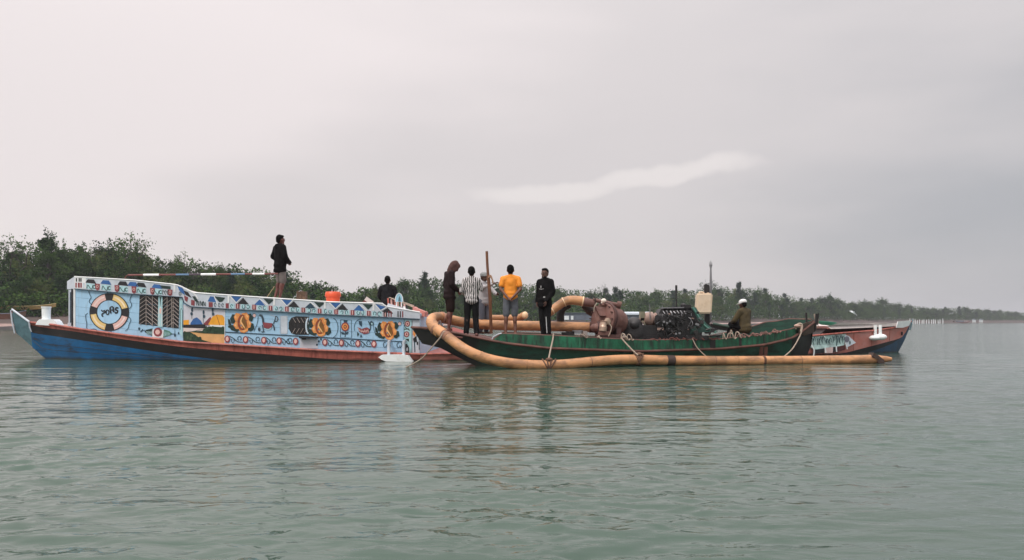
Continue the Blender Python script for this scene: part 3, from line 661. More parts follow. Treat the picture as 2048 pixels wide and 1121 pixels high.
# painting tools on the wall
class Art(MB):
    def __init__(s, base): super().__init__(); s.base = base; s.lay = 0
    def w(s, px, py, l): return wp(px, py, s.base + .0025 * l)
    def poly(s, pts, m, l=1):
        if len(pts) < 3: return s
        P3 = [s.w(x, y, l) for x, y in pts]; tr = tessellate_polygon([P3])
        return s.add(P3, [tuple(t) for t in tr], m)
    def rect(s, x0, y0, x1, y1, m, l=1, n=None):
        n = n or max(1, int((x1 - x0) / 12)); vs = []
        for i in range(n + 1):
            x = x0 + (x1 - x0) * i / n; vs += [s.w(x, y0, l), s.w(x, y1, l)]
        return s.add(vs, [(2 * i, 2 * i + 1, 2 * i + 3, 2 * i + 2) for i in range(n)], m)
    def ell2(s, cx, cy, rx, ry, m, l=1, n=24, a0=0, a1=360):
        return s.poly([(cx + rx * math.cos(math.radians(a0 + (a1 - a0) * i / n)), cy - ry * math.sin(math.radians(a0 + (a1 - a0) * i / n))) for i in range(n)], m, l)
    def arc(s, cx, cy, rx, ry, wx, a0, a1, m, l=1, n=None):
        n = n or max(4, int(abs(a1 - a0) / 9)); vs = []
        for i in range(n + 1):
            a = math.radians(a0 + (a1 - a0) * i / n); c, q = math.cos(a), -math.sin(a)
            vs += [s.w(cx + rx * c, cy + ry * q, l), s.w(cx + (rx - wx) * c, cy + (ry - wx) * q, l)]
        return s.add(vs, [(2 * i, 2 * i + 1, 2 * i + 3, 2 * i + 2) for i in range(n)], m)
    def stroke(s, pts, w, m, l=1, sm=True, taper=False):
        if sm and len(pts) > 2:
            q = smoothpath([(x, y, 0) for x, y in pts], 5); pts = [(p.x, p.y) for p in q]
        vs = []; n = len(pts)
        for i, (x, y) in enumerate(pts):
            a, b = pts[max(i - 1, 0)], pts[min(i + 1, n - 1)]; dx, dy = b[0] - a[0], b[1] - a[1]; d = math.hypot(dx, dy) or 1
            ww = w * (1 if not taper else (.35 + .65 * math.sin(math.pi * min(max(i / (n - 1), .05), .95)))) / 2
            vs += [s.w(x - dy / d * ww, y + dx / d * ww, l), s.w(x + dy / d * ww, y - dx / d * ww, l)]
        return s.add(vs, [(2 * i, 2 * i + 1, 2 * i + 3, 2 * i + 2) for i in range(n - 1)], m)
# -- frieze on the roof trim
def frieze():
    A = Art(.064)
    def ty(px, f): return lerpt(TT, px) + (lerpt(TB, px) - lerpt(TT, px)) * f
    def Q(px, f): return (px, ty(px, f))
    A.rect(176, 0, 177, 0, white_p) if False else None
    # near corner block with dark slots
    A.poly([Q(151.5, .02), Q(174, .02), Q(174, .9), Q(151.5, .98)], white_p, 1)
    for x in (154, 159.5, 163): A.rect(x, 557, x + 2.6, 564, blk_p, 2)
    for x in (153, 158, 163, 168): A.rect(x, 566, x + (3 if x % 2 else 4), 576, mar_p if x != 168 else gry_p, 2)
    # hats with aqua boxes and swirls on the front cabin
    for i, (x, c) in enumerate(((184, blk_p), (214, cob_p), (248, blk_p), (268, cob_p), (284, blk_p), (316, cob_p))):
        A.poly([Q(x - 11, .42), Q(x - 6, .14), Q(x + 6, .14), Q(x + 11, .46)], c, 2)
        if x != 268:
            A.poly([Q(x - 9, .48), Q(x + 10, .50), Q(x + 10, .94), Q(x - 9, .92)], aqua_p, 1)
            A.stroke([Q(x - 8, .9), Q(x - 6, .6), Q(x - 2, .8), Q(x + 2, .9), Q(x + 4, .6)], 1.2, dkg_p, 3)
            A.arc(x + 7, ty(x + 7, .72), 3.2, 4, 1.4, 40, 320, dkg_p, 3)
    A.poly([Q(321, .18), Q(343, .18), Q(343, .42), Q(325, .42)], dkg_p, 2)
    for x in (197, 236, 270, 307, 342):
        A.poly([Q(x - 5, .45), Q(x + 5, .45), Q(x + 4, .88), Q(x, .98), Q(x - 4, .88)], mar_p, 2)
        A.arc(x, ty(x, .66), 2.4, 3, .9, 0, 360, pnk_p, 3)
    for x in range(328, 340, 5): A.arc(x, ty(x, .72), 2.2, 4.5, 1.1, 0, 300, dkg_p, 3)
    A.rect(349.5, 570, 353, 585, white_p, 4)
    # the sweep where the roof steps down
    A.poly([Q(357, .08), Q(368, .08), Q(372, .45), Q(366, .62), Q(360, .4)], cob_p, 2); A.poly([Q(369, .2), Q(378, .15), Q(385, .42), Q(373, .42)], blk_p, 2)
    A.stroke([Q(368, .04), Q(389, .04), Q(398, .42)], 2.6, white_p, 3); A.poly([Q(386, .3), Q(392, .25), Q(400, .68), Q(392, .6)], dkg_p, 2)
    A.poly([Q(370, .5), Q(378, .5), Q(376, .85), Q(371, .8)], mar_p, 2); A.poly([Q(384, .55), Q(391, .55), Q(391, .93), Q(384, .9)], mar_p, 2)
    A.arc(362, ty(362, .7), 2.5, 4, 1.1, 0, 360, dkg_p, 3)
    for x in (395, 402, 408): A.stroke([Q(x, .9), Q(x, .55), Q(x + 4, .9), Q(x + 4, .6)], 1.1, dkg_p, 3)
    A.poly([Q(417, .55), Q(422, .18), Q(431, .18), Q(436, .58)], cob_p, 2); A.poly([Q(430, .15), Q(452, .2), Q(446, .5), Q(440, .55)], dkg_p, 2); A.stroke([Q(430, .16), Q(439, .88)], 1.6, white_p, 3)
    for x in (422, 456, 424): A.poly([Q(x - 3, .6), Q(x + 3, .6), Q(x + 3, .95), Q(x - 3, .95)], mar_p, 3)
    for x in (432, 440, 447): A.arc(x, ty(x, .76), 2.3, 4.2, 1.1, 0, 330, navy_p, 3)
    A.rect(457, 591.5, 460.5, 606, white_p, 4)
    # repeating houses and pennants along the long cabin
    for j, b in enumerate((464, 565, 662, 752)):
        A.poly([Q(b, .06), Q(b + 21, .06), Q(b + 10, .48)], cob_p, 2)
        A.stroke([Q(b - 3, .04), Q(b + 10, .52), Q(b + 22, .06)], 1.8, white_p, 3, False)
        A.poly([Q(b + 12, .58), Q(b + 24, .12), Q(b + 36, .62)], blk_p, 2)
        if j < 3:
            c = cob_p if j != 1 else navy_p
            A.poly([Q(b + 46, .58), Q(b + 57, .14), Q(b + 68, .62)], c, 2); A.poly([Q(b + 64, .08), Q(b + 86, .1), Q(b + 75, .5)], dkg_p, 2)
            A.stroke([Q(b + 56, .1), Q(b + 73, .56)], 1.8, white_p, 3, False)
            A.rect(b + 84, ty(b + 86, .0), b + 87.5, ty(b + 86, .55), white_p, 4)
    x = 466; i = 0
    while x < 772:
        if i % 3 == 1: A.poly([Q(x - 3.6, .58), Q(x + 3.6, .58), Q(x + 3.6, .95), Q(x - 3.6, .95)], mar_p, 3); A.rect(x - .8, ty(x, .62), x + .8, ty(x, .92), pnk_p, 4)
        else:
            A.poly([Q(x - 4.2, .6), Q(x + 4.2, .6), Q(x + 4.2, .95), Q(x - 4.2, .95)], aqua_p, 2.5); A.arc(x + (i * 7 % 3 - 1), ty(x, .77), 2.6 + (i * 5 % 4) * .35, 3.4 + (i * 7 % 5) * .35, 1.2, (i * 67) % 360, (i * 67) % 360 + 290, navy_p, 4)
        x += 10.9; i += 1
    for i in range(10):
        A.rect(768 + i * 4.6, ty(768, .52), 770.2 + i * 4.6, ty(768 + i * 4.6, .92) , (blk_p, mar_p, gry_p)[(i // 2) % 3] if i < 9 else gry_p, 3)
    A.build('frieze_painting', trm, smooth=0)
frieze()
# -- wall paintings
def walls():
    # left chamfer posts and door gap
    mb = MB(); a = Vector((bx(141, 25.0), 25.0, 0)); b = wp(152, 600, .0)
    def cp(t, z0, z1, w, m, o): 
        p = a.lerp(Vector((b.x, b.y, 0)), t); mb.beam((p.x, p.y - o, z0), (p.x, p.y - o, z1), w, .03, m)
    cp(.15, zz(655, 25), zz(580, 25), .13, gry_p, .02); cp(.55, zz(652, 24.8), zz(578, 24.8), .09, blk_p, .03); cp(.85, zz(655, 24.7), zz(578, 24.7), .06, white_p, .03)
    cp(.3, zz(656, 24.9), zz(646, 24.9), .2, gry_p, .05); cp(.15, zz(655, 25), zz(585, 25), .015, navy_p, .045)
    mb.build('corner_posts', cab)
    A = Art(.008)
    S_ = Art(.006)
    for f in (.22, .45, .68, .86):
        for x0, x1 in ((152, 366), (451, 808)):
            S_.stroke([(x, lerpt(TB, x) + (lerpt(WB, x) - lerpt(TB, x)) * f) for x in range(x0, x1, 12)], .45, mat('seam_blue', (0.20, 0.33, 0.43), .6), 0, False)
    S_.build('plank_seams', cab, smooth=0)
    # life ring painting
    cx, cy = 218.8, 624.7
    A.arc(cx, cy, 39.8, 38, 15.6, 0, 360, blk_p, 1, 60)
    for a0, a1, m in ((104, 160, pnk_p), (14, 76, yel_p), (188, 256, yel_p), (286, 344, pnk_p)): A.arc(cx, cy, 37.8, 36.4, 11.6, a0, a1, m, 2); A.arc(cx, cy, 34.5, 33, 3.2, a0 + 4, a1 - 4, mat('ring_highlight', (0.88, 0.72, 0.5), .5) if m is yel_p else mat('ring_pink_pale', (0.85, 0.66, 0.62), .5), 3)
    A.ell2(cx, cy, 23.6, 23.2, sky_p, 2, 40)
    o = lambda x, y: (130 + x / 9.343, 545 + y / 9.343)
    for pts, w in ((((688, 700), (694, 722), (716, 728), (738, 712)), 2.2), (((738, 706), (750, 730), (742, 752), (712, 768), (694, 792), (702, 818), (722, 820)), 2.4),
                   (((850, 655), (848, 700), (862, 768)), 3.0), (((850, 655), (885, 640), (905, 665), (900, 700), (868, 708)), 2.2), (((905, 650), (908, 700), (915, 745)), 3.2),
                   (((1000, 675), (975, 660), (950, 680), (955, 705), (985, 715), (985, 745), (960, 762), (935, 745)), 3.0)):
        A.stroke([o(*p) for p in pts], w, blk_p, 4)
    A.arc(*o(797, 748), 3.9, 5.6, 2.0, 0, 360, blk_p, 4)
    for pts in (((445, 355), (470, 420), (490, 470), (455, 540), (480, 585), (500, 600)), ((430, 765), (390, 800), (395, 880), (410, 960), (405, 1020), (440, 1070), (560, 1060), (620, 1105)), ((1255, 420), (1215, 520), (1245, 590), (1240, 640), (1205, 680)), ((1195, 830), (1232, 890), (1200, 980), (1180, 1050), (1130, 1100)), ((780, 355), (800, 385)), ((850, 1080), (870, 1120))):
        A.stroke([o(*p) for p in pts], 1.2, navy_p, 3)
    A.build('life_ring_painting', cab, smooth=0)
    # fish with a flower under the lattice
    A = Art(.008); o = lambda x, y: (260 + x / 7.005, 550 + y / 7.005)
    A.poly([o(310, 765), o(475, 775), o(465, 885), o(315, 875)], white_p, 1)
    A.poly([o(320, 750), o(230, 770), o(205, 795), o(240, 830), o(315, 855)], dkg_p, 1); A.poly([o(480, 765), o(555, 790), o(600, 830), o(540, 855), o(465, 880)], mat('fish_green', (0.10, 0.24, 0.20), .5), 1)
    for i in range(6): A.stroke([o(235 + i * 14, 790 + i), o(240 + i * 14, 835 + i)], .8, aqua_p, 2, False)
    for i in range(5): A.stroke([o(485 + i * 18, 795 + i * 5), o(480 + i * 20, 860 - i * 3)], .8, aqua_p, 2, False)
    A.ell2(*o(393, 803), 8.6, 9, mar_p, 3); A.ell2(*o(390, 803), 4.6, 5, pnk_p, 4)
    A.ell2(*o(130, 755), 1.8, 2.8, navy_p, 2); A.stroke([o(150, 800), o(185, 765)], 2.4, navy_p, 2, False); A.stroke([o(190, 780), o(215, 775)], 1, navy_p, 2, False)
    A.ell2(*o(632, 845), 1.7, 3.4, navy_p, 2); A.stroke([o(560, 830), o(628, 828)], 1, navy_p, 2, False); A.stroke([o(629, 770), o(629, 830)], .8, navy_p, 2, False); A.ell2(*o(682, 818), 1.3, 2.6, navy_p, 2)
    A.build('fish_painting', cab, smooth=0)
    # lattice window
    A = Art(.008); A.poly([(279.5, 591), (359.5, 595), (357.5, 657.5), (278, 648.5)], mat('window_dark', (0.012, 0.011, 0.012), .35), 1); wn = A.build('lattice_window', cab, smooth=0)
    mb = MB(); br = mat('lattice_rods', (0.42, 0.36, 0.33), .5)
    for x0, xm, x1 in ((280, 293, 305), (305.5, 305.5, 317), (325, 335, 335), (336, 347, 358)):
        for k in range(9):
            y = 592 + k * 8 + (x0 - 280) * .08
            for (p, q) in (((x0, y + 9), (xm, y)), ((xm, y), (x1, y + 10))):
                if abs(p[0] - q[0]) < 1 or max(p[1], q[1]) > 650 + (x0 - 280) * .1: continue
                mb.tube([wp(*p, .022), wp(*q, .022)], .009, br, 4)
        mb.tube([wp(xm, 590 + (xm - 280) * .05, .026), wp(xm, 650 + (xm - 280) * .1, .026)], .011, br, 4)
    for x in (305.5, 335, 344): mb.tube([wp(x, 591 + (x - 280) * .05, .026), wp(x, 649 + (x - 280) * .1, .026)], .010, br, 4)
    mb.build('lattice', wn)
    A = Art(.02); A.poly([(317.5, 593), (325.5, 593.5), (326, 655), (316, 654)], aqua_p, 1); A.poly([(320, 595), (323, 595), (321.5, 614)], dkg_p, 2); A.stroke([(319, 652), (318.5, 622), (321.5, 614), (324.5, 622), (324, 652)], 1.2, white_p, 2, False)
    A.poly([(319.6, 617), (323.4, 617), (323, 628), (320, 627)], pnk_p, 3)
    A.poly([(359.5, 597), (366, 598), (366, 676), (360, 668)], aqua_p, 1); A.stroke([(361, 660), (361, 622), (363, 617), (366, 622), (365.5, 655)], 1, dkg_p, 2, False); A.build('window_posts', cab, smooth=0)
    # river mural
    A = Art(.008)
    A.poly([(367, 609), (384, 615.5), (420, 618), (449, 619.5), (449, 688), (449, 688.5), (367, 683)], mat('mural_sky', (0.62, 0.62, 0.68), .5, .1, 3), 0)
    A.poly([(367, 641), (378, 640), (378, 650), (367, 650)], amb_p, 1); A.poly([(381, 647), (387, 638), (394, 635), (402, 642), (406, 650), (381, 651)], cob_p, 1)
    A.poly([(408, 647), (421, 634), (424, 640), (420, 651), (408, 651)], mar_p, 1); A.poly([(417, 649), (425, 634), (434, 629.5), (445, 631), (450, 637), (450, 652), (417, 650)], amb_p, 2); A.stroke([(433, 630), (440, 651)], .9, rust_p, 3, False)
    A.poly([(420, 650), (449, 651), (449, 656), (420, 655)], white_p, 3); A.poly([(367, 650), (410, 649), (412, 655), (408, 658), (367, 656)], blk_p, 3)
    A.poly([(367, 656), (408, 657.5), (405, 662), (367, 664)], mat('mural_water', (0.72, 0.60, 0.56), .5), 3); A.poly([(380, 664), (410, 658), (418, 653), (449, 655), (449, 669), (410, 667)], grass_p, 4)
    A.poly([(367, 664), (382, 664), (449, 669), (449, 688.5), (367, 683)], sand_p, 2); A.poly([(367, 665), (380, 664), (392, 671), (405, 680), (430, 687.5), (367, 683)], grass_p, 5)
    for (x, y0, y1) in ((384, 617, 638), (407, 622, 648), (425, 617, 632)):
        A.stroke([(x, y1), (x - .5, y0 + 8)], .7, dkg_p, 4, False); A.ell2(x + .5, y0 + 3, 1.8, 4.5, navy_p, 5); A.ell2(x + (1.5 if x > 400 else -.5), y0 + 11, 2.2, 3.4, navy_p, 5)
    rs = random.Random(2)
    for k in range(26):
        x = rs.uniform(369, 402); y = 664 + (x - 367) * .35 + rs.uniform(0, 9); A.ell2(x, y, rs.uniform(1.5, 3), rs.uniform(2, 4.5), grass_p if k % 3 else mat('bush_light', (0.06, 0.10, 0.05), .6), 6 + k % 3, 8)
    for k in range(18):
        x = rs.uniform(412, 447); y = 655 + rs.uniform(-1, 8); A.ell2(x, y, rs.uniform(1.5, 2.6), rs.uniform(2, 4), grass_p, 6 + k % 3, 8)
    A.build('river_mural', cab, smooth=0)
    # panel framing of the long cabin
    A = Art(.012); up = lambda px: 664.5 + (px - 450) * .0545
    A.stroke([(450, up(450)), (500, up(500)), (560, up(560)), (640, up(640)), (700, up(700)), (760, up(760)), (809, up(809))], 1.8, navy_p, 1)
    A.stroke([(450, 619), (450, 688)], 1.2, white_p, 1); A.stroke([(808.5, 640), (808, 684)], 1.2, navy_p, 1, False)
    for x in (561, 575): A.stroke([(x, 632), (x - .5, up(x) - 4)], 1, gry_p, 1, False)
    A.rect(562, 632, 574, 668, gry_p, 0)
    A.build('panel_mouldings', cab, smooth=0)
    # scroll border: dark red rosettes joined by dark scrolls
    A = Art(.010); by = lambda px: 678.5 + (px - 455) * .0345
    for seq in ((455, 491.5, 528, 558.5, 591.5), (650, 683, 716, 748)):
        A = Art(.010)
        for i, x in enumerate(seq):
            y = by(x); A.ell2(x, y, 5.6, 7.2, mar_p, 3, 16); A.ell2(x - .2, y - .3, 3.0, 4.6, pnk_p, 4, 14)
            if i < len(seq) - 1:
                n_ = seq[i + 1]; g = n_ - x; y2 = by(n_)
                A.stroke([(x + 4, y - 6), (x + g * .35, y - 1), (x + g * .55, y + 5), (n_ - 5, y2 + 5)], 1.4, dkg_p, 2); A.arc(x + g * .30, y + 2.5, 3.2, 5.4, 1.2, 150, 430, navy_p, 2); A.arc(x + g * .66, y2 - 2.5, 4.2, 4.6, 1.3, -60, 250, navy_p, 2)
        if seq[0] == 455: A.build('scroll_border', cab, smooth=0)
    for x in (577, 770, 778, 797): A.arc(x, by(x) + .5, 3.8, 5.6, 1.4, 60, 360, navy_p, 2)
    for (x, y) in ((638, 683), (634, 690), (642, 679)): A.ell2(x, y, 2, 2.2, navy_p, 2, 10)
    A.stroke([(800, 682), (804, 690), (800, 697)], 1.3, navy_p, 2); A.build('scroll_border', cab, smooth=0)
    # big orange flowers with dark leaves
    for k, (cx, cy, s) in enumerate(((485, 645.5, 1), (640, 654, .95), (777, 661, .93))):
        A = Art(.010); E = lambda x, y: (cx + x * s, cy + y * s)
        A.arc(*E(-3, 0), 24 * s, 19 * s, 1.1, 100, 250, gry_p if k else navy_p, 1)
        for lf in (((-10, -14), (-20, -17), (-24, -8), (-22, 2), (-12, 2)), ((-14, 4), (-25, 6), (-22, 15), (-10, 19), (-4, 12)), ((8, -16), (17, -18), (22, -9), (19, -2), (12, -4)), ((12, 0), (22, 2), (24, 12), (17, 18), (8, 14)), ((-24, -4), (-29, -8), (-28, 4), (-22, 6))): A.poly([E(*q) for q in lf], dkg_p, 2)
        pm = mat('petal_orange', (0.76, 0.29, 0.075), .5, .2, 10); pl = mat('petal_pale', (0.86, 0.47, 0.19), .5, .15, 10)
        for pt in (((-4, -18), (-13, -19), (-17, -11), (-14, -3), (-4, -4)), ((-2, -18), (8, -20), (14, -13), (13, -5), (2, -4)), ((-13, -3), (-18, 5), (-13, 13), (-5, 13), (-3, 0)), ((12, -6), (18, 1), (16, 10), (8, 12), (4, 0)), ((-8, 11), (-4, 19), (4, 21), (11, 17), (12, 8), (0, 6))): A.poly([E(*q) for q in pt], pm, 3)
        for pt in (((-12, -17), (-15, -11), (-12, -7)), ((6, -18), (12, -13), (10, -9)), ((-12, 0), (-16, 5), (-11, 10)), ((13, -3), (16, 1), (14, 7)), ((-4, 15), (3, 19), (8, 16))): A.poly([E(*q) for q in pt], pl, 3.6)
        A.arc(*E(0, 0), 9.5 * s, 16 * s, 4.2 * s, 60, 300, rust_p, 4); A.poly([E(1, -14), E(6, -6), E(9, 4), E(8, 12), E(3, 13), E(-3, 3)], mat('petal_ochre', (0.20, 0.09, 0.015), .5), 5)
        A.stroke([E(1, -13), E(-3, -3), E(1, 5), E(6, 12)], 3.2 * s, pl, 6, True, True); A.stroke([E(3, -13), E(8, -2), E(10, 11)], 1 * s, rust_p, 6)
        if k != 1: A.ell2(*E(24, -14), 3, 3.4, pnk_p, 3, 10); A.arc(*E(24, -14), 4.2, 4.4, 1, 0, 250, navy_p, 4)
        else: A.arc(*E(26, 2), 12, 20, 1.2, -80, 80, navy_p, 3)
        A.stroke([E(-25, 10), E(-21, 14), E(-14, 17)], 1.6, dkg_p, 2); A.ell2(*E(-26, 8), 3, 2.4, dkg_p, 2, 8)
        A.build('flower_painting', cab, smooth=0)
    # leaping deer
    A = Art(.010); dm = mat('deer_dark', (0.03, 0.05, 0.07), .5)
    A.stroke([(523, 631), (526, 638), (527, 646), (530, 652)], 4, dm, 2); A.ell2(521, 631, 3, 2, dm, 3); A.stroke([(525, 650), (527, 662), (525, 665)], 2, dm, 2); A.poly([(526, 645), (545, 647), (544, 655), (538, 658), (528, 656)], mar_p, 3)
    A.stroke([(528, 657), (536, 660), (543, 656)], 1.4, aqua_p, 4); A.stroke([(545, 648), (548, 654), (549, 661)], 2.4, dm, 2); A.stroke([(547, 648), (550, 640), (552, 633), (556, 637), (554, 643), (549, 642)], 1.7, dm, 2)
    A.stroke([(516, 630), (516, 640), (513, 652), (508, 663)], 1.1, navy_p, 2); A.ell2(518.5, 659, 2.4, 4, dm, 2); A.stroke([(522, 664), (530, 664)], 1.4, dm, 2, False); A.arc(540, 648, 18, 18, 1, 20, 88, gry_p, 1); A.build('deer_painting', cab, smooth=0)
    # oval window with slanting bars
    A = Art(.008); A.poly([(577.5, 645), (583, 636), (592, 633), (618, 634), (618, 670), (592, 670), (583, 667), (577.5, 658)], MATS['window_dark'], 1); ow = A.build('oval_window', cab, smooth=0)
    mb = MB()
    for i in range(4): mb.tube([wp(586 + i * 8, 636, .02), wp(592 + i * 8, 646, .02)], .007, br, 4); mb.tube([wp(591 + i * 8, 657, .02), wp(585 + i * 8, 667.5, .02)], .007, br, 4)
    mb.build('window_bars', ow)
    A = Art(.03); A.arc(618, 652, 7, 17, 3.2, 100, 262, mat('pale_arc', (0.62, 0.74, 0.84), .5), 0); A.build('window_surround', ow, smooth=0)
    # recess with a dark awning
    mb = MB(); mb.box(wp(618, 675, .07), (.50, .14, .05), blk_p); mb.box(wp(609, 677.5, .05), (.10, .09, .06), blk_p); mb.build('awning', cab)
    A = Art(.010); A.rect(600, 678, 636, 697, gry_p, 0); A.build('recess_panel', cab, smooth=0)
    # small flower panel, and the bird
    A = Art(.010); A.stroke([(681, 640), (703, 640.5), (703, 676), (681, 675), (681, 640)], 1, navy_p, 1, False)
    A.ell2(690.5, 654, 8, 9, mar_p, 2, 18); A.ell2(690.5, 654, 5.8, 6.6, org_p, 3, 16); A.ell2(690.5, 654, 3.4, 4, mar_p, 4, 12); A.ell2(690.5, 654, 1.5, 2, amb_p, 5, 8)
    A.poly([(681, 664), (688, 665), (690, 669), (684, 669)], navy_p, 2); A.poly([(698, 664), (692, 665), (690, 669), (695, 669)], navy_p, 2); A.stroke([(690.5, 663), (690.5, 674)], 1.4, navy_p, 2, False); A.poly([(687, 641), (695, 641), (694, 645), (688, 645)], navy_p, 2); A.build('rosette_painting', cab, smooth=0)
    A = Art(.010); A.poly([(715, 655), (724, 658), (734, 655), (741, 659), (738, 667), (728, 669), (719, 664)], mar_p, 2); A.stroke([(717, 657), (722, 663), (736, 662)], 1.2, pnk_p, 3); A.poly([(717, 642), (724, 643), (724, 654), (719, 650)], navy_p, 2)
    for i in range(5): A.stroke([(722 + i * 3.4, 659 + i % 2), (724 + i * 3.4, 666)], .8, pnk_p, 3, False)
    A.poly([(714, 664), (719, 668), (715, 674)], dkg_p, 2); A.poly([(722, 668), (725, 675), (720, 675)], navy_p, 2); A.stroke([(738, 664), (741, 657), (740, 650), (737, 643)], 1.8, dkg_p, 2); A.ell2(743, 647, 3.6, 4.4, navy_p, 2); A.ell2(744, 648, 1.6, 2.2, aqua_p, 3)
    A.arc(722, 656, 14, 18, 1.1, 90, 200, navy_p, 1); A.stroke([(747, 645), (748, 660), (753, 672)], 1, navy_p, 1); A.build('bird_painting', cab, smooth=0)
    # end column with two red flowers
    A = Art(.014); A.rect(808.6, 640, 824, 707, aqua_p, 0, 2); A.rect(824, 640, 839.6, 707, gry_p, 0, 2)
    for (x, y) in ((815, 648), (813.5, 669)): A.ell2(x, y, 5.4, 6, mar_p, 2, 16); A.ell2(x, y, 3.4, 4, pnk_p, 3, 12); A.ell2(x, y, 1.8, 2.2, mar_p, 4, 10)
    A.stroke([(807, 646), (812, 656), (820, 661)], 1.3, blk_p, 3); A.stroke([(808, 659), (818, 658)], 1.4, dkg_p, 3); A.poly([(809, 678), (818, 678), (818, 684), (814, 681)], dkg_p, 2); A.poly([(809.5, 689), (814, 688), (818, 695), (818, 706), (811, 706)], blk_p, 2); A.ell2(814.5, 699, 1.6, 4, gry_p, 3, 8)
    A.stroke([(824.3, 642), (824, 706)], 1.2, navy_p, 2, False); A.poly([(826, 662), (832, 664), (830, 675), (826, 670)], org_p, 2); A.poly([(826, 678), (833, 672), (834, 684), (828, 686)], blk_p, 2); A.stroke([(833, 672), (838, 677), (838.5, 700)], 1.2, blk_p, 3); A.stroke([(829, 684), (830, 705)], 2, navy_p, 2); A.stroke([(835, 684), (835, 690)], 3, blk_p, 3)
    A.build('column_painting', cab, smooth=0)
walls()
def boat_bits():
    # three white bollards with broad feet
    mb = MB(); c = P(92.5, 641, 25.35); mb.lathe([(0, .135), (.04, .135), (.05, .118), (.36, .125), (.37, .14), (.41, .14), (.41, 0)], c, (0, 0, 1), whiteb_p, 18)
    b = mb.build('bollard', boat, 'thick round white bollard on the left bow'); mb = MB()
    mb.prism([P(x, y, 25.1) for x, y in ((71, 650), (74, 643), (79, 639), (106, 639), (111, 643), (116.5, 652.5))], (0, .35, 0), whiteb_p); mb.build('foot', b)
    mb = MB(); Y = near(790) - .22
    for x in (777.5, 807.5): a, d = P(x, 683, Y + .06), P(x, 712, Y + .06); mb.tube([a, d], .042, gry_p, 10); mb.beam(a, a + Vector((0, .3, 0)), .06, .06, gry_p)
    b = mb.build('bollard', boat, 'double white bollard low on the hull below the right end of the cabin')
    mb = MB(); mb.prism([P(x, y, Y - .12) for x, y in ((756.5, 715), (763, 710.5), (800, 710), (816, 712), (825, 724.5), (772, 723.5), (763, 720))], (0, .34, 0), whiteb_p); mb.build('foot', b)
    mb = MB(); Y = near(1755) - .15
    for x in (1750.5, 1760.5): a, d = P(x, 650, Y), P(x, 671, Y); mb.tube([a, d], .055, whiteb_p, 10)
    b = mb.build('bollard', boat, 'double white bollard on the red right bow')
    mb = MB(); mb.ell(P(1749, 676, Y - .02), (.24, .16, .09), whiteb_p); mb.ell(P(1761, 674.5, Y - .02), (.22, .16, .11), whiteb_p); mb.build('foot', b)
    # hatch cover on the right bow
    mb = MB(); Y = 29.6
    a = [P(1652, 665, 28.4), P(1792, 656, 30.6)]
    mb.prism([P(1640, 670, 28.4), P(1790, 658, 30.5), P(1790, 651, 30.5), P(1656, 655, 28.4)], (-.1, 1.2, 0), black_p); hc = mb.build('hatch', boat)
    mb = MB(); mb.prism([P(1653, 652.5, 28.15), P(1662, 658.5, 28.15), P(1740, 655.5, 29.4), P(1794, 652.5, 30.3), P(1794, 646.5, 30.3), P(1740, 646.5, 29.4), P(1664, 645.5, 28.15), P(1660, 651, 28.15)], (-.15, 1.5, 0), cream_p); mb.build('hatch_cover', hc)
    mb = MB(); mb.prism([P(1793, 656, 30.12), P(1796, 643.5, 30.12), P(1823, 641.5, 30.95), P(1818, 652, 30.85), P(1806, 656, 30.5)], (0, .06, 0), whiteb_p); mb.build('bow_plate', boat)
    mb = MB(); mb.tube([P(1804, 664, near(1804) - .03), P(1804, 671, near(1804) - .02)], .03, blk_p, 6); mb.tube([P(1825, 640, 31.3), P(1820, 660, 31.1)], .03, teal_p, 6); mb.build('bow_fitting', boat)
    # lettering board on the right bow: tall dark script on pale paint running down into drips
    A = Art(0); A.w = lambda px, py, l: pos(px, py, -.02 - .003 * l)
    nb = mat('name_board_pale', (0.42, 0.58, 0.56), .5, .2, 5, (0.25, 0.3, 0.3), .3); dkb = mat('script_dark', (0.05, 0.09, 0.10), .5, .2, 8)
    o = lambda x, y: (1600 + x / 11.208, 620 + y / 11.208)
    A.poly([o(*q) for q in ((165, 700), (200, 630), (270, 585), (360, 590), (430, 560), (560, 560), (700, 530), (850, 510), (1000, 500), (1040, 530), (1000, 600), (990, 790), (860, 820), (740, 835), (540, 860), (470, 885), (330, 890), (250, 850), (170, 800))], nb, 0)
    A.poly([o(*q) for q in ((1000, 560), (1090, 590), (1250, 740), (1150, 790), (1030, 850), (1010, 750))], gry_p, 1); A.poly([o(*q) for q in ((545, 855), (735, 835), (730, 965), (545, 975))], mat('board_pink', (0.6, 0.45, 0.43), .5), 1)
    for q0, q1, q2 in ((240, 610, 760), (300, 600, 800), (385, 620, 800), (440, 600, 800), (500, 580, 760), (590, 640, 760), (660, 620, 780), (735, 580, 750), (815, 560, 810), (890, 580, 760), (945, 570, 740)):
        wv = 18 if int(q0) % 2 else -22
        A.stroke([o(q0 - wv, q1), o(q0 + wv * .6, (q1 + q2) / 2), o(q0 - wv * .4, q2)], 2.6 if q0 in (590, 815, 890) else 1.7, dkb, 2, True, True)
        A.arc(*o(q0 + 22, q1 + 70), 2.3, 4.6, 1.1, -60, 200, dkb, 3)
    A.ell2(*o(1045, 660), 5, 6, mat('board_mauve', (0.16, 0.16, 0.20), .5), 3); A.ell2(*o(1112, 735), 1.4, 4, dkb, 3)
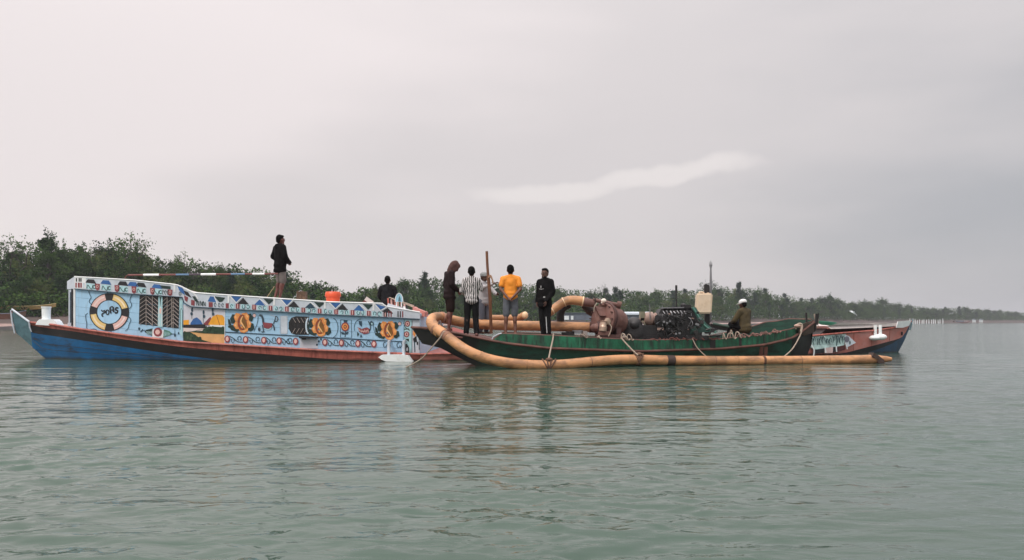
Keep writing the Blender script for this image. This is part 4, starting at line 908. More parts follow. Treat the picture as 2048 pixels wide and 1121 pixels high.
    for pts, w in ((((200, 650), (235, 760), (290, 860), (310, 900), (305, 990), (285, 1060)), 2.4), (((555, 850), (575, 965)), 2.6), (((805, 820), (815, 940)), 2.4), (((1010, 740), (1050, 860), (1040, 880)), 1.8), (((420, 545), (430, 600)), 1.6), (((495, 540), (560, 620)), 1.8)):
        A.stroke([o(*q) for q in pts], w, white_p, 3, True)
    A.poly([o(*q) for q in ((340, 892), (540, 865), (545, 960), (330, 985))], blk_p, 1); A.poly([o(*q) for q in ((740, 838), (800, 830), (805, 935), (740, 950))], blk_p, 1); A.poly([o(*q) for q in ((835, 828), (990, 795), (1010, 870), (1000, 900), (835, 935))], mat('board_maroon', (0.08, 0.02, 0.02), .6), 1)
    A.build('name_board', boat, smooth=0)
    # stern rail, seat back and slanting planks behind the cabin's low end
    mb = MB(); Y = 24.25
    mb.prism([P(772, 618, Y), P(776, 607, Y), P(843, 627, Y - .1), P(843, 634, Y - .1)], (0, .05, 0), gry_p)
    for x in (806, 811): mb.prism([P(x, 613, Y - .03), P(x + 4, 613, Y - .03), P(x + 9, 631, Y - .04), P(x + 5, 631, Y - .04)], (0, -.02, 0), white_p if x == 806 else blk_p)
    mb.prism([P(776, 595, Y + .2), P(780, 595, Y + .2), P(828, 611, Y + .1), P(827, 616, Y + .1)], (0, .06, 0), mat('weathered_plank', (0.42, 0.33, 0.26), .7, .2, 5))
    for i in range(6): x = 776 + i * 6.5; mb.beam(P(x, 597 + i * 2, Y + .3), P(x + 1, 614 + i, Y + .3), .05, .02, red_p if i % 2 == 0 else pnk_p)
    mb.prism([P(826, 613, Y), P(830, 616, Y), P(850, 624, Y - .1), P(849, 634, Y - .1), P(824, 628, Y)], (0, .9, 0), red_l); mb.build('stern_rail', boat)
    mb = MB(); Y = 24.2; pts = [(790.5, 604), (791, 596), (793.5, 590), (798, 586.5), (802, 589), (805, 595), (806, 604)]
    mb.prism([P(*q, Y) for q in pts], (0, .04, 0), mat('seat_blue', (0.35, 0.66, 0.82), .4)); mb.tube([P(*q, Y - .01) for q in pts], .012, white_p, 5)
    mb.prism([P(*q, Y - .012) for q in ((796.5, 603), (797, 597), (799, 592.5), (801, 597), (801.5, 603))], (0, .01, 0), teal_p); mb.tube([P(793, 604, Y + .02), P(793, 614, Y + .02)], .018, white_p, 6); mb.tube([P(803, 604, Y + .02), P(803, 614, Y + .02)], .018, white_p, 6)
    mb.build('arched_backrest', boat)
    mb = MB(); mb.beam(P(731, 597, 24.4), P(745, 607, 24.4), .03, .12, cream_p); mb.prism([P(722, 607, 24.5), P(730, 599, 24.5), P(742, 607, 24.5)], (0, .4, 0), mat('dark_red_box', (0.13, 0.02, 0.02), .6)); mb.build('roof_hatch', boat)
boat_bits()
# ------------------------------------------------------------------ things on the painted boat
def roof_things():
    Y = 24.75; w, cap_ = mat('bucket_orange', (0.72, 0.10, 0.035), .4, .1, 6), None
    e = empty('bucket', P(666, 607, Y), 'orange red tub with a broad rim on the cabin roof', 'bucket')
    mb = MB(); c = P(666, 608, Y); k = Y / F; mb.lathe([(0, 12 * k), (0, 13 * k), (14 * k, 14 * k), (14 * k, 12 * k), (2 * k, 11 * k)], c, (0, 0, 1), w, 28); mb.build('body', e)
    mb = MB(); c = P(666, 594, Y); mb.lathe([(0, 13.5 * k), (0, 15.5 * k), (3 * k, 16 * k), (9 * k, 14.6 * k), (10 * k, 13.5 * k), (10 * k, 0)], c, (0, 0, 1), w, 28); mb.build('lid', e)
    mb = MB(); mb.tube([P(663, 584, Y), P(664, 577, Y), P(665, 584, Y)], .008, gry_p, 5); mb.tube([P(669, 584, Y), P(670, 580, Y)], .008, gry_p, 5); mb.build('handle', e)
    # small engine with wires on the roof
    mm = mat('small_engine_rust', (0.10, 0.06, 0.035), .7, .4, 12, (0.25, 0.16, 0.10), .3); e = empty('roof_engine', P(603, 602, Y), 'small brown rusty engine on the cabin roof right of the man with the striped pole', 'engine')
    mb = MB(); mb.box(P(604, 592, Y), (.26, .24, .24), mm); mb.tube([P(596, 590, Y - .05), P(594, 600, Y - .05)], .03, mm, 8); mb.box(P(601, 584, Y), (.14, .16, .07), mm); mb.lathe([(-.03, .07), (.03, .07)], P(598, 594, Y - .14), (0, 1, 0), mm, 16); mb.build('engine_block', e)
    mb = MB(); mb.tube(smoothpath([P(585, 602, Y - .1), P(589, 593, Y - .1), P(592, 594, Y - .1), P(594, 586, Y - .1), P(601, 582, Y - .1), P(604, 583, Y - .1)], 4), .007, gry_p, 5); mb.build('wire', e)
    # striped pole
    cols = {'r': mat('pole_red', (0.16, 0.035, 0.03), .5), 'w': mat('pole_white', (0.85, 0.9, 0.9), .4), 'b': mat('pole_blue', (0.10, 0.22, 0.38), .5), 'd': mat('pole_dark', (0.05, 0.03, 0.05), .5)}
    mb = MB(); Y = 24.45; seg = [(256, 'r'), (287, 'w'), (318, 'r'), (352, 'b'), (378, 'd'), (402, 'w'), (432, 'r'), (462, 'b'), (490, 'r'), (505, 'w'), (529, 'r'), (556, None)]
    for (x0, c), (x1, _) in zip(seg, seg[1:]): mb.tube([P(x0, 550.5 - (x0 - 256) * .009, Y), P(x1, 550.5 - (x1 - 256) * .009, Y)], .030 if c == 'w' else .024, cols[c], 8)
    mb.tube(smoothpath([P(256, 550.5, Y), P(252, 553, Y), P(249, 560, Y)], 3), .012, cols['r'], 6)
    mb.build('striped_pole', None, 'long thin pole striped red, white and blue held level over the cabin roof', 'pole')
    mb = MB(); mb.tube([P(549, 573, 24.4), P(534, 595, 24.3), P(533, 600, 24.3)], .011, mat('stick_tan', (0.35, 0.27, 0.15), .7), 5); mb.build('stick', None, 'thin slanting stick leaning on the roof at the feet of the man with the pole', 'stick')
roof_things()
# ------------------------------------------------------------------ the green dredging boat
GN = [(823, 21.6), (850, 21.3), (880, 21.08), (930, 20.85), (1000, 20.68), (1100, 20.68), (1280, 21.45), (1440, 22.05), (1560, 22.85), (1600, 23.2), (1628, 23.7)]
gx0, gx1 = bx(823, 21.6), bx(1628, 23.75)
def GYc(x): return 21.6 + (x - gx0) * (23.8 - 21.6) / (gx1 - gx0)
def gn(px): return smt(GN, px)
def gp(px, py, off=0): Y = gn(px); return Vector((bx(px, Y), Y + off, zz(py, Y)))
g_low = mat('green_hull_dark', (0.014, 0.072, 0.048), .55, .35, 1.5, (0.012, 0.013, 0.012), .45, (.5, 1, 2.5), .3, 15)
g_up = mat('green_bulwark', (0.012, 0.12, 0.06), .5, .4, 2, (0.012, 0.022, 0.016), .6, (4, 1, .7), .25, 18)
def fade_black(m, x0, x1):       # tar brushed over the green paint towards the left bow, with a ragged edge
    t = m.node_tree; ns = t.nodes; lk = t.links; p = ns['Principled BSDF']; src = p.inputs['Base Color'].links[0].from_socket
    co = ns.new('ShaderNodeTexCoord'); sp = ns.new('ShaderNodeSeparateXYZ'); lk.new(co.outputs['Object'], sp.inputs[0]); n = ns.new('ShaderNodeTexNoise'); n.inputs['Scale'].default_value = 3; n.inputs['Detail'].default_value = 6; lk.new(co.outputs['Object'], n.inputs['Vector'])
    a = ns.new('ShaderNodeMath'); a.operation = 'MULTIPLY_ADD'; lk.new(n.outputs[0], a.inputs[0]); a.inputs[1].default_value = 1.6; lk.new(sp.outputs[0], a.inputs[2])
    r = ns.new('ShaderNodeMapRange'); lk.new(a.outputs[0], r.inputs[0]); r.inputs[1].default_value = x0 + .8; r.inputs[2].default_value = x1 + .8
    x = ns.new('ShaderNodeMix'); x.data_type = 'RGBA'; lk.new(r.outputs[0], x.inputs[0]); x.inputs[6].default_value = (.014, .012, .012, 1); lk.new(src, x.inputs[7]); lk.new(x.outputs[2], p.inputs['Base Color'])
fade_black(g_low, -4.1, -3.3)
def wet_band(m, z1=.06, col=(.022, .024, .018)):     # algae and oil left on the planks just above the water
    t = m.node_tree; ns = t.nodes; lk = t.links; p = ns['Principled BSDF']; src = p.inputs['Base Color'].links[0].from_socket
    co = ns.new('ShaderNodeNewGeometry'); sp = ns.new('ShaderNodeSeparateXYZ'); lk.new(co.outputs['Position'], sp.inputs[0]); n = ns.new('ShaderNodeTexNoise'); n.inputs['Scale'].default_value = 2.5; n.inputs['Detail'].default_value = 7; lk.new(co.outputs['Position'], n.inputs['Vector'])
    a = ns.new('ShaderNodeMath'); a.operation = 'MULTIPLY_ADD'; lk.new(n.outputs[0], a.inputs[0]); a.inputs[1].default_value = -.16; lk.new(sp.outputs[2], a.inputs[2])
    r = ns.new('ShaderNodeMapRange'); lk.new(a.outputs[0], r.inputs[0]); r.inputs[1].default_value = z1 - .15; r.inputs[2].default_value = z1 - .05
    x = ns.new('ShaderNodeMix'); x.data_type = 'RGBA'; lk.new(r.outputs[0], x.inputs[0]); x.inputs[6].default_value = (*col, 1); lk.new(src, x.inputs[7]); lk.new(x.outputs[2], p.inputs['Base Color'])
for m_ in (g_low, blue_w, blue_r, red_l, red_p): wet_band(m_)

g_rs = mat('rust_rail', (0.13, 0.055, 0.042), .7, .35, 3, (0.05, 0.025, 0.02), .4)
g_bk = mat('tarred_hull', (0.014, 0.012, 0.012), .55, .3, 2)
RAIL = [(823, 655), (850, 657), (880, 660), (905, 665), (985, 682), (1020, 688), (1100, 697), (1280, 703), (1440, 698), (1529, 690), (1583, 677), (1600, 666), (1628, 645)]
BUL = [(985, 681), (1004, 668), (1100, 671.5), (1200, 677), (1280, 681), (1440, 679), (1526, 669.5), (1583, 659), (1600, 653), (1628, 643)]
GBOT = [(823, 656), (843, 688), (880, 697), (935, 726), (958, 737), (990, 760), (1560, 760), (1600, 745), (1618, 716), (1626, 690), (1628, 645)]
dredge = empty('dredging_boat', (bx(1250, 22.4), 22.4, 0), 'green and black wooden boat carrying the rusty pump and black engine', 'boat')
def ghull():
    st = [823, 826, 830, 836, 843, 852, 862, 872, 880, 895, 910, 925, 935, 945, 958, 970] + list(range(985, 1600, 15)) + [1600, 1608, 1614, 1618, 1622, 1626, 1628]
    mb = MB(); vs = []
    for px in st:
        Y = gn(px); x = bx(px, Y); c = GYc(x); z0 = zz(lerpt(RAIL, px), Y); b = max(zz(lerpt(GBOT, px), Y), -.35); zl = [z0, z0 * .45 + b * .55, b]
        row = []
        for z in zl: row.append(Vector((x, Y + min((z0 - z) * .35, abs(c - Y) * .9), z)))
        for z in zl[::-1]: row.append(Vector((x, 2 * c - Y - min((z0 - z) * .35, abs(c - Y) * .9), z)))
        vs += row
    mb.v += vs
    for i in range(len(st) - 1):
        m = g_bk if st[i] < 880 or st[i] >= 1585 else g_low
        for r in range(5): mb.f.append([i * 6 + r, i * 6 + 6 + r, i * 6 + 7 + r, i * 6 + 1 + r][::-1]); mb.mi.append(mb.k(m if r in (0, 1, 3, 4) else g_bk))
    mb.build('hull', dredge, smooth=40)
    # bulwark: a thick planked strake above the rail, near and far side
    for side in (0, 1):
        mb = MB(); vs = []; bs = [985, 992, 1004] + list(range(1020, 1600, 20)) + [1600, 1614, 1628]
        for px in bs:
            t = gp(px, lerpt(BUL, px)); r = gp(px, lerpt(RAIL, px) - .2)
            if side:
                up = lerpt([(985, 0), (1440, .0), (1520, .12), (1560, .24), (1600, .2), (1628, .05)], px)
                t = Vector((t.x, 2 * GYc(t.x) - t.y, t.z + up)); r = Vector((r.x, 2 * GYc(r.x) - r.y, r.z)); d = -.05
            else: d = .05
            gm = g_low if side else g_up
            vs += [r, t, t + Vector((0, d, 0)), r + Vector((0, d, 0))]
        mb.v += vs
        for i in range(len(bs) - 1):
            for r in range(3): mb.f.append([i * 4 + r, i * 4 + 4 + r, i * 4 + 5 + r, i * 4 + 1 + r][::-1]); mb.mi.append(mb.k(g_rs if r == 1 else (g_low if side else g_up)))
        mb.build('bulwark', dredge, smooth=30)
        cp_ = MB(); cp_.tube([(vs[i] + vs[i + 1]) / 2 + Vector((0, .0, 0)) for i in range(1, len(vs), 4)], .024, g_rs, 6); cp_.build('cap_rail', dredge)
    mb = MB(); mb.tube([gp(px, lerpt(RAIL, px), -.02) for px in st], .034, g_rs, 6)
    mb.tube([Vector((v.x, 2 * GYc(v.x) - v.y, v.z)) for v in [gp(px, lerpt(RAIL, px), -.02) for px in st]], .034, g_rs, 6)
    mb.build('rub_rail', dredge)
    for px in (1012, 1046, 1160, 1215, 1335, 1388, 1425, 1480, 1530, 1570): mb = MB(); mb.beam(gp(px, lerpt(BUL, px) + 1, -.012), gp(px, lerpt(RAIL, px) - 1, -.012), .07 if px != 1425 else .14, .02, g_bk if px in (1388, 1425, 1480) else g_up); mb.build('rib', dredge)
    for px in (1523, 1532): mb = MB(); mb.beam(gp(px, 694, .02), gp(px, 712, .08), .10, .04, g_rs); mb.build('rib', dredge)
    mb = MB(); vs = []
    for px in st:
        v = gp(px, lerpt(RAIL, px)); z = v.z + .012 if px < 980 else min(v.z + .012, .72); vs += [Vector((v.x, v.y + .03, z)), Vector((v.x, 2 * GYc(v.x) - v.y - .03, z))]
    mb.add(vs, [(2 * i, 2 * i + 2, 2 * i + 3, 2 * i + 1) for i in range(len(st) - 1)], mat('dredge_deck', (0.15, 0.06, 0.05), .6, .3, 3, (0.05, 0.03, 0.03), .4)); mb.build('deck', dredge)
    mb = MB(); mb.prism([P(905, 663, 21.2), P(904, 655, 21.35), P(928, 662, 21.35), P(934, 671, 21.1)], (0, .5, 0), mat('glossy_red_box', (0.34, 0.06, 0.045), .35, .2, 5)); mb.build('red_locker', dredge)
    mb = MB()   # right stern posts and plank
    for x, y0, y1, r in ((1612.5, 626, 655, .028), (1633, 628, 662, .034), (1637, 627, 650, .022)): a = P(x, y0, 23.75); mb.tube([a, P(x + (1 if x < 1630 else -3), y1, 23.75)], r, g_bk, 7)
    mb.prism([P(1597, 668, 23.1), P(1600, 650, 23.1), P(1628, 640, 23.75), P(1630, 664, 23.75), P(1610, 672, 23.4)], (0, .05, 0), mat('dark_brown_board', (0.06, 0.04, 0.028), .7, .3, 4)); mb.build('stern_posts', dredge)
ghull()
# second, black hull lying beyond the green stern
def blackboat():
    e = empty('tender', P(1640, 690, 25.2), 'small black boat wedged behind the stern of the green boat', 'boat'); mb = MB(); vs = []
    st = [(1540, 668, 25.1), (1565, 670, 24.95), (1590, 668, 24.9), (1606, 664, 25.0), (1617, 662, 25.2)]
    for px, y, Y in st:
        x = bx(px, Y); zt = zz(y, Y); w = .5 * math.sin(math.pi * (px - 1535) / 90) + .06; vs += [(x, Y, zt), (x, Y + w * .4, -.2), (x, Y + w * .9, -.2), (x, Y + w, zt)]
    mb.add(vs, [(i * 4 + k, i * 4 + 4 + k, i * 4 + 5 + k, i * 4 + 1 + k) for i in range(4) for k in range(3)] + [(0, 1, 2, 3), (19, 18, 17, 16)], g_bk); mb.build('hull', e)
    mb = MB(); mb.add([vs[i * 4 + j] for i in range(5) for j in (0, 3)], [(2 * i, 2 * i + 2, 2 * i + 3, 2 * i + 1) for i in range(4)], g_bk); mb.build('deck', e)
blackboat()
mb = MB(); c = P(1650, 647, 24.9); tg = mat('teal_plastic', (0.20, 0.62, 0.46), .35, .1, 5)
mb.lathe([(0, .02), (.0, .12), (.03, .22), (.08, .30), (.10, .31), (.10, .28), (.05, .2), (.03, .0)], P(1651, 650.5, 24.9), (.1, 0, 1), tg, 28); mb.build('basin', None, 'shallow sea green basin by the posts at the right end of the green boat', 'basin')
mb = MB()
for x in (1628.5, 1635): mb.tube(smoothpath([P(x, 628 if x < 1630 else 634, 24.3), P(x + 2, 640, 24.3), P(x + 1, 652, 24.4), P(x + 6, 655, 24.4)], 4), .022 if x < 1630 else .012, mat('rope_pale', (0.36, 0.29, 0.23), .8, .2, 20), 6)
mb.build('mooring_rope', None, 'pale mooring rope looped round the posts beside the green basin', 'rope')
# ------------------------------------------------------------------ pipes
pipe_m = mat('tan_plastic_pipe', (0.58, 0.29, 0.13), .5, .18, 1.3, (0.27, 0.14, 0.07), .6, (1.0, 1, 2.5), .12, 14)
pipe_hi = mat('pale_pipe_end', (0.85, 0.62, 0.38), .4, .08, 3)
band_m = mat('pipe_band_rubber', (0.05, 0.03, 0.025), .7, .3, 6)
strap_m = mat('pipe_strap', (0.24, 0.12, 0.075), .8, .3, 6)
def pipes():
    e = empty('floating_pipe', P(1200, 730, 20.5), 'long tan pipe sagging from the left bow and floating along the green hull', 'pipe')
    pts = [(866, 648, 21.15), (874, 658, 20.9), (888, 668, 20.6), (905, 682, 20.35), (935, 702, 20.1), (975, 718, 20.05), (1020, 727, 20.1), (1060, 730.5, 20.15), (1100, 731, 20.2), (1140, 728.5, 20.35), (1180, 724.5, 20.55), (1230, 720.5, 20.85), (1275, 719.5, 21.1), (1340, 721.3, 21.4), (1450, 722, 21.75), (1600, 721.5, 22.3), (1700, 720.3, 22.5), (1752, 719, 22.6)]
    path = smoothpath([P(*p) for p in pts], 6); mb = MB(); mb.tube(path, .123, pipe_m, 20); mb.build('pipe_body', e)
    def ring(px, w, m=band_m, r=.131):
        mb = MB(); i = min(range(len(path)), key=lambda k: abs(1024 + path[k].x / path[k].y * F - px)); d = (path[min(i + 1, len(path) - 1)] - path[i - 1]).normalized(); mb.tube([path[i] - d * w / 2, path[i] + d * w / 2], r, m, 20); mb.build('band', e)
    ring(1340, .21); ring(1531, .07, strap_m); ring(1524, .05, strap_m); ring(1600, .02, strap_m, .126); ring(1437, .02, strap_m, .126); ring(1182, .02, strap_m, .126)
    ring(893, .20, strap_m, .128)
    for x in (960, 1052, 1400, 1478, 1662): ring(x, .035, mat('pipe_joint', (0.40, 0.20, 0.09), .6, .3, 5), .1275)
    # metal end piece
    mb = MB(); a = P(1752, 719, 22.6); d = Vector((1, .06, 0)).normalized(); mb.tube([a, a + d * .12, a + d * .3, a + d * .42], [.125, .10, .08, .05], pipe_m, 16)
    mb.prism([P(1744, 714, 22.44), P(1748, 706, 22.44), P(1758, 712, 22.44), P(1768, 720, 22.44), P(1769, 727, 22.44), P(1756, 727, 22.44), P(1756, 719, 22.44)], (0, .3, 0), band_m); mb.build('end_bracket', e)
    # elbow and suction pipe along the deck
    e = empty('suction_pipe', P(1000, 655, 21.8), 'straight tan pipe lying on deck behind the legs of the standing men', 'pipe')
    p2 = [(880, 667, 20.86), (868, 656, 21.0), (862, 645, 21.2), (866, 637, 21.5), (880, 635, 21.9), (905, 641, 22.15), (940, 647, 22.2), (1000, 651, 22.2), (1100, 653, 22.2), (1190, 655.5, 22.2)]
    path = smoothpath([P(*p) for p in p2], 6); mb = MB(); mb.tube(path, [.128] * len(path), pipe_m, 20); mb.build('pipe_body', e)
    ring(873, .08, strap_m, .145); ring(884, .05, mat('pipe_pink_joint', (0.45, 0.25, 0.18), .6), .15); ring(1186, .3, mat('rust_sleeve', (0.12, 0.05, 0.035), .8, .3, 5), .137)
    # hook like fittings at the elbow
    mb = MB(); mb.tube(smoothpath([P(893, 660, 20.75), P(884, 652, 20.8), P(880, 642, 20.95), P(877, 650, 20.85)], 4), .022, band_m, 6); mb.build('clamp', e)
    e = empty('pipe_stub', P(1050, 640, 22.9), 'short thin tan pipe with a bright round end behind the man in the orange shirt', 'pipe')
    mb = MB(); mb.tube([P(978, 637, 22.9), P(1015, 637, 22.9), P(1040, 635, 22.9), P(1049, 631, 22.7)], [.09, .09, .09, .10], pipe_m, 16); mb.build('pipe_body', e); mb = MB(); mb.ell(P(1050, 631, 22.62), (.085, .07, .10), pipe_hi); mb.build('end_cap', e)
    e = empty('discharge_pipe', P(1150, 620, 22.0), 'arched tan pipe rising over the deck into the rusty pump', 'pipe')
    p3 = [(1094, 628, 21.9), (1103, 622, 21.95), (1115, 613, 22.0), (1128, 604.5, 22.0), (1141, 601, 22.0), (1154, 601.5, 22.0), (1167, 603.5, 22.0)]
    path = smoothpath([P(*p) for p in p3], 5); mb = MB(); mb.tube(path, [.105 + .02 * i / len(path) for i in range(len(path))], pipe_m, 20); mb.build('pipe_body', e)
    ring(1128, .02, pipe_hi, .129); ring(1103, .03, pipe_hi, .118); ring(1165, .03, pipe_hi, .131)
    rm = mat('rusty_pipe_metal', (0.17, 0.085, 0.07), .65, .3, 4, (0.10, 0.04, 0.03), .4, bump=.2, bscale=20)
    mb = MB(); mb.tube([P(1167, 604, 22.0), P(1185, 607, 22.0), P(1192, 610, 22.0)], [.118, .10, .08], rm, 16); mb.tube([P(1186, 600, 21.98), P(1237, 610.5, 21.9)], [.05, .05], rm, 12); mb.tube([P(1234, 609, 21.9), P(1242, 610.5, 21.9)], .085, rm, 12); mb.tube([P(1235, 612, 21.95), P(1238, 622, 21.95)], .05, rm, 10)
    mb.beam(P(1190, 596, 21.9), P(1191, 612, 21.9), .03, .03, band_m); mb.build('metal_end', e)
    mb = MB(); mb.ell(P(1207.5, 602, 21.8), (.07, .06, .06), mat('white_cloth', (0.8, 0.72, 0.62), .8)); mb.tube([P(1203, 607, 21.8), P(1207, 600, 21.78), P(1213, 607, 21.8)], .025, MATS['white_cloth'], 7); mb.build('cloth_wrap', e)
    # black support under the arch
    mb = MB(); mb.tube(smoothpath([P(1121, 644, 22.3), P(1121, 628, 22.3), P(1127, 615, 22.3), P(1140, 609, 22.3)], 4), .10, g_bk, 12); mb.tube([P(1166, 611, 22.25), P(1180, 622, 22.25), P(1192, 630, 22.25)], [.07, .12, .1], band_m, 12); mb.build('support', e)
pipes()
# ------------------------------------------------------------------ pump
def pump():
    rm = mat('pump_rust', (0.16, 0.075, 0.06), .6, .25, 3, (0.30, 0.18, 0.15), .4, bump=.3, bscale=18); r2 = mat('pump_rust_dark', (0.085, 0.038, 0.032), .7, .3, 5, (0.04, 0.02, 0.02), .4, bump=.3, bscale=25)
    wr = mat('worn_metal', (0.55, 0.40, 0.30), .35, .3, 6, (0.2, 0.1, 0.07), .3, metal=.5)
    e = empty('dredge_pump', P(1222, 677, 21.9), 'big rusty brown drum shaped pump at the end of the pipes', 'pump'); k = 21.9 / F
    ax = Vector((.78, .60, -.16)).normalized(); c = P(1203, 638, 21.7)
    mb = MB(); mb.lathe([(-.02, .10), (0, .36), (.03, .42), (.13, .43), (.17, .40), (.30, .37), (.52, .36), (.66, .30), (.70, .12)], c, ax, rm, 36); mb.build('drum', e)
    mb = MB(); mb.lathe([(.05, .445), (.07, .455), (.12, .455), (.14, .445)], c, ax, r2, 36)
    for i in range(14):
        a = i * 2 * math.pi / 14; u, w = axes(ax); q = c + (u * math.cos(a) + w * math.sin(a)) * .39; mb.tube([q - ax * .05, q + ax * .02], .018, r2, 6)
    mb.build('flange', e)
    mb = MB(); mb.prism([P(1190, 612, 21.55), P(1213, 609, 21.6), P(1232, 618, 21.75), P(1226, 632, 21.6), P(1200, 632, 21.5)], (0, .35, 0), rm); mb.prism([P(1228, 614, 21.8), P(1249, 628, 21.9), P(1240, 640, 21.9), P(1228, 632, 21.8)], (0, .25, 0), rm); mb.build('top_housing', e)
    # worn elbow facing the viewer
    mb = MB(); mb.tube(smoothpath([P(1190, 655, 21.75), P(1199, 655, 21.42), P(1207, 652, 21.2), P(1212, 647, 21.25), P(1214, 640, 21.35)], 5), [.12, .12, .12, .118, .115, .11, .108] + [.105] * 14, wr, 16) if False else None
    path = smoothpath([P(1188, 656, 21.85), P(1194, 655.5, 21.6), P(1200, 654, 21.45), P(1206, 652, 21.5), P(1210, 650, 21.6)], 4); mb.tube(path, .105, rm, 16); mb.lathe([(-.14, .06), (-.13, .10), (-.02, .10), (0, .085), (.10, .08), (.12, .095), (.13, .05)], P(1206.5, 652, 21.38), (.12, 0, 1), wr, 18); mb.lathe([(0, .05), (.02, .085), (.05, .085), (.06, .04)], P(1214, 643, 21.42), (.3, -1, 0), wr, 14)
    mb.tube([path[6] - Vector((.03, 0, 0)), path[6] + Vector((.03, 0, 0))], .15, r2, 16); mb.build('inlet_elbow', e)
    mb = MB(); mb.box(P(1218, 673, 21.6), (.66, .5, .09), r2); mb.box(P(1208, 667, 21.45), (.30, .25, .1), rm); mb.box(P(1236, 664, 21.7), (.12, .4, .22), r2); mb.build('base', e)
    mb = MB(); mb.tube(smoothpath([P(1219, 648, 21.2), P(1223, 655, 21.18), P(1221, 664, 21.18), P(1217, 673, 21.2)], 4), .014, MATS['rope_pale'], 6)
    mb.tube(smoothpath([P(1194, 606, 21.5), P(1189, 614, 21.48), P(1188, 624, 21.5)], 4), .014, MATS['rope_pale'], 6); mb.build('tie_rope', e)
pump()
def engine():
    bk = mat('engine_black', (0.016, 0.015, 0.016), .5, .4, 8, (0.05, 0.045, 0.04), .25, bump=.3, bscale=30); gy = mat('engine_grey_metal', (0.25, 0.25, 0.26), .4, .3, 6, metal=.6); tl = mat('engine_teal_cover', (0.05, 0.13, 0.105), .45, .3, 5, (0.02, 0.03, 0.03), .3)
    ol = mat('gearbox_olive', (0.20, 0.19, 0.13), .6, .3, 5); ct = mat('clutch_copper', (0.33, 0.22, 0.18), .5, .25, 5)
    e = empty('diesel_engine', P(1340, 680, 22.3), 'black oily diesel engine amidships on the green boat with a thin exhaust', 'engine'); Y = 22.2
    mb = MB(); a, b = P(1318, 624, Y), P(1392, 672, Y); mb.box(((a.x + b.x) / 2, Y, (a.z + b.z) / 2), (b.x - a.x, .55, a.z - b.z), bk)
    mb.prism([P(1312, 640, Y - .3), P(1322, 618, Y - .3), P(1384, 616, Y - .3), P(1392, 628, Y - .3), P(1404, 650, Y - .3), P(1404, 678, Y - .3), P(1312, 680, Y - .3)], (0, .6, 0), bk)
    for i in range(6): q = P(1328 + i * 9.5, 620, Y - .1); mb.box(q, (.09, .4, .07), bk); mb.tube([q + Vector((0, -.22, -.02)), q + Vector((.02, -.34, -.08)), q + Vector((.02, -.35, -.16))], .010, gy if i % 2 else bk, 5)
    mb.box(P(1372, 614, Y), (.22, .2, .10), bk); mb.ell(P(1367, 612, Y), (.08, .08, .07), bk); mb.box(P(1352, 640, Y - .33), (.4, .05, .16), bk); mb.build('engine_block', e)
    mb = MB(); mb.beam(P(1322, 616.5, Y - .25), P(1368, 615.5, Y - .25), .03, .03, gy); mb.build('valve_cover', e)
    mb = MB(); mb.tube([P(1353, 618, Y), P(1352.5, 585, Y)], .016, bk, 8); mb.tube([P(1353, 620, Y), P(1353, 606, Y)], .024, bk, 8); mb.tube([P(1352.5, 586, Y), P(1352.5, 571, Y)], .03, bk, 10); mb.build('exhaust_stack', e)
    for c, r in ((P(1322, 641, Y - .38), .17), (P(1341, 655, Y - .38), .13), (P(1266, 662, Y - .3), .26)):
        mb = MB(); mb.lathe([(-.03, r * .3), (-.03, r * .9), (-.02, r), (.02, r), (.03, r * .9), (.03, r * .3)], c, (.15, 1, 0), bk, 24)
        for i in range(5): t = i * 1.2566; mb.beam(c, c + Vector((math.cos(t) * r * .95, -.035, math.sin(t) * r * .95)), .03, .02, gy if r < .2 else bk)
        mb.build('pulley_wheel', e)
    mb = MB(); rn = random.Random(8)
    for i in range(26):
        x = rn.uniform(1312, 1400); y = rn.uniform(628, 672); q = P(x, y, Y - .36 - rn.uniform(0, .08)); s = rn.uniform(.02, .06)
        mb.box(q, (s * rn.uniform(1, 3), .05, s), (bk, gy, bk, ct, bk)[i % 5], Matrix.Rotation(rn.uniform(-.6, .6), 3, 'Y'))
    for i in range(9):
        x = rn.uniform(1312, 1395); y = rn.uniform(625, 660); mb.tube(smoothpath([P(x, y, Y - .4), P(x + rn.uniform(-8, 8), y + rn.uniform(4, 12), Y - .46), P(x + rn.uniform(-12, 12), y + rn.uniform(10, 24), Y - .38)], 4), rn.uniform(.006, .011), (bk, bk, gy)[i % 3], 5)
    mb.build('fuel_lines', e)
    mb = MB(); mb.prism([P(1383, 616, Y - .32), P(1392, 615, Y - .32), P(1402, 634, Y - .32), P(1415, 650, Y - .32), P(1436, 664, Y - .32), P(1415, 664, Y - .32), P(1380, 668, Y - .32), P(1382, 655, Y - .32), P(1402, 650, Y - .32)], (0, .5, 0), tl)
    mb.tube(smoothpath([P(1386, 615, Y - .36), P(1396, 632, Y - .36), P(1410, 652, Y - .36), P(1432, 666, Y - .36)], 5), .02, mat('cover_edge', (0.10, 0.25, 0.20), .4), 6); mb.build('belt_guard', e)
    # gearbox, clutch drum and long dark bed under it
    mb = MB(); mb.box(P(1284, 633, Y + .1), (.11, .3, .24), ol); mb.box(P(1278, 642, Y + .1), (.26, .3, .14), ct); mb.tube([P(1268, 640, Y - .1), P(1272, 648, Y - .12), P(1280, 650, Y - .12), P(1286, 642, Y - .14), P(1290, 650, Y - .14)], .022, ol, 6); mb.build('gearbox', e)
    mb = MB(); mb.lathe([(0, .10), (0, .15), (.16, .19), (.2, .19), (.22, .15), (.26, .15), (.27, .18), (.3, .18), (.31, .12), (.36, .12)], P(1288, 637, Y), (1, .12, -.12), ct, 24); mb.lathe([(.31, .15), (.34, .15)], P(1288, 637, Y), (1, .12, -.12), gy, 24); mb.build('clutch_drum', e)
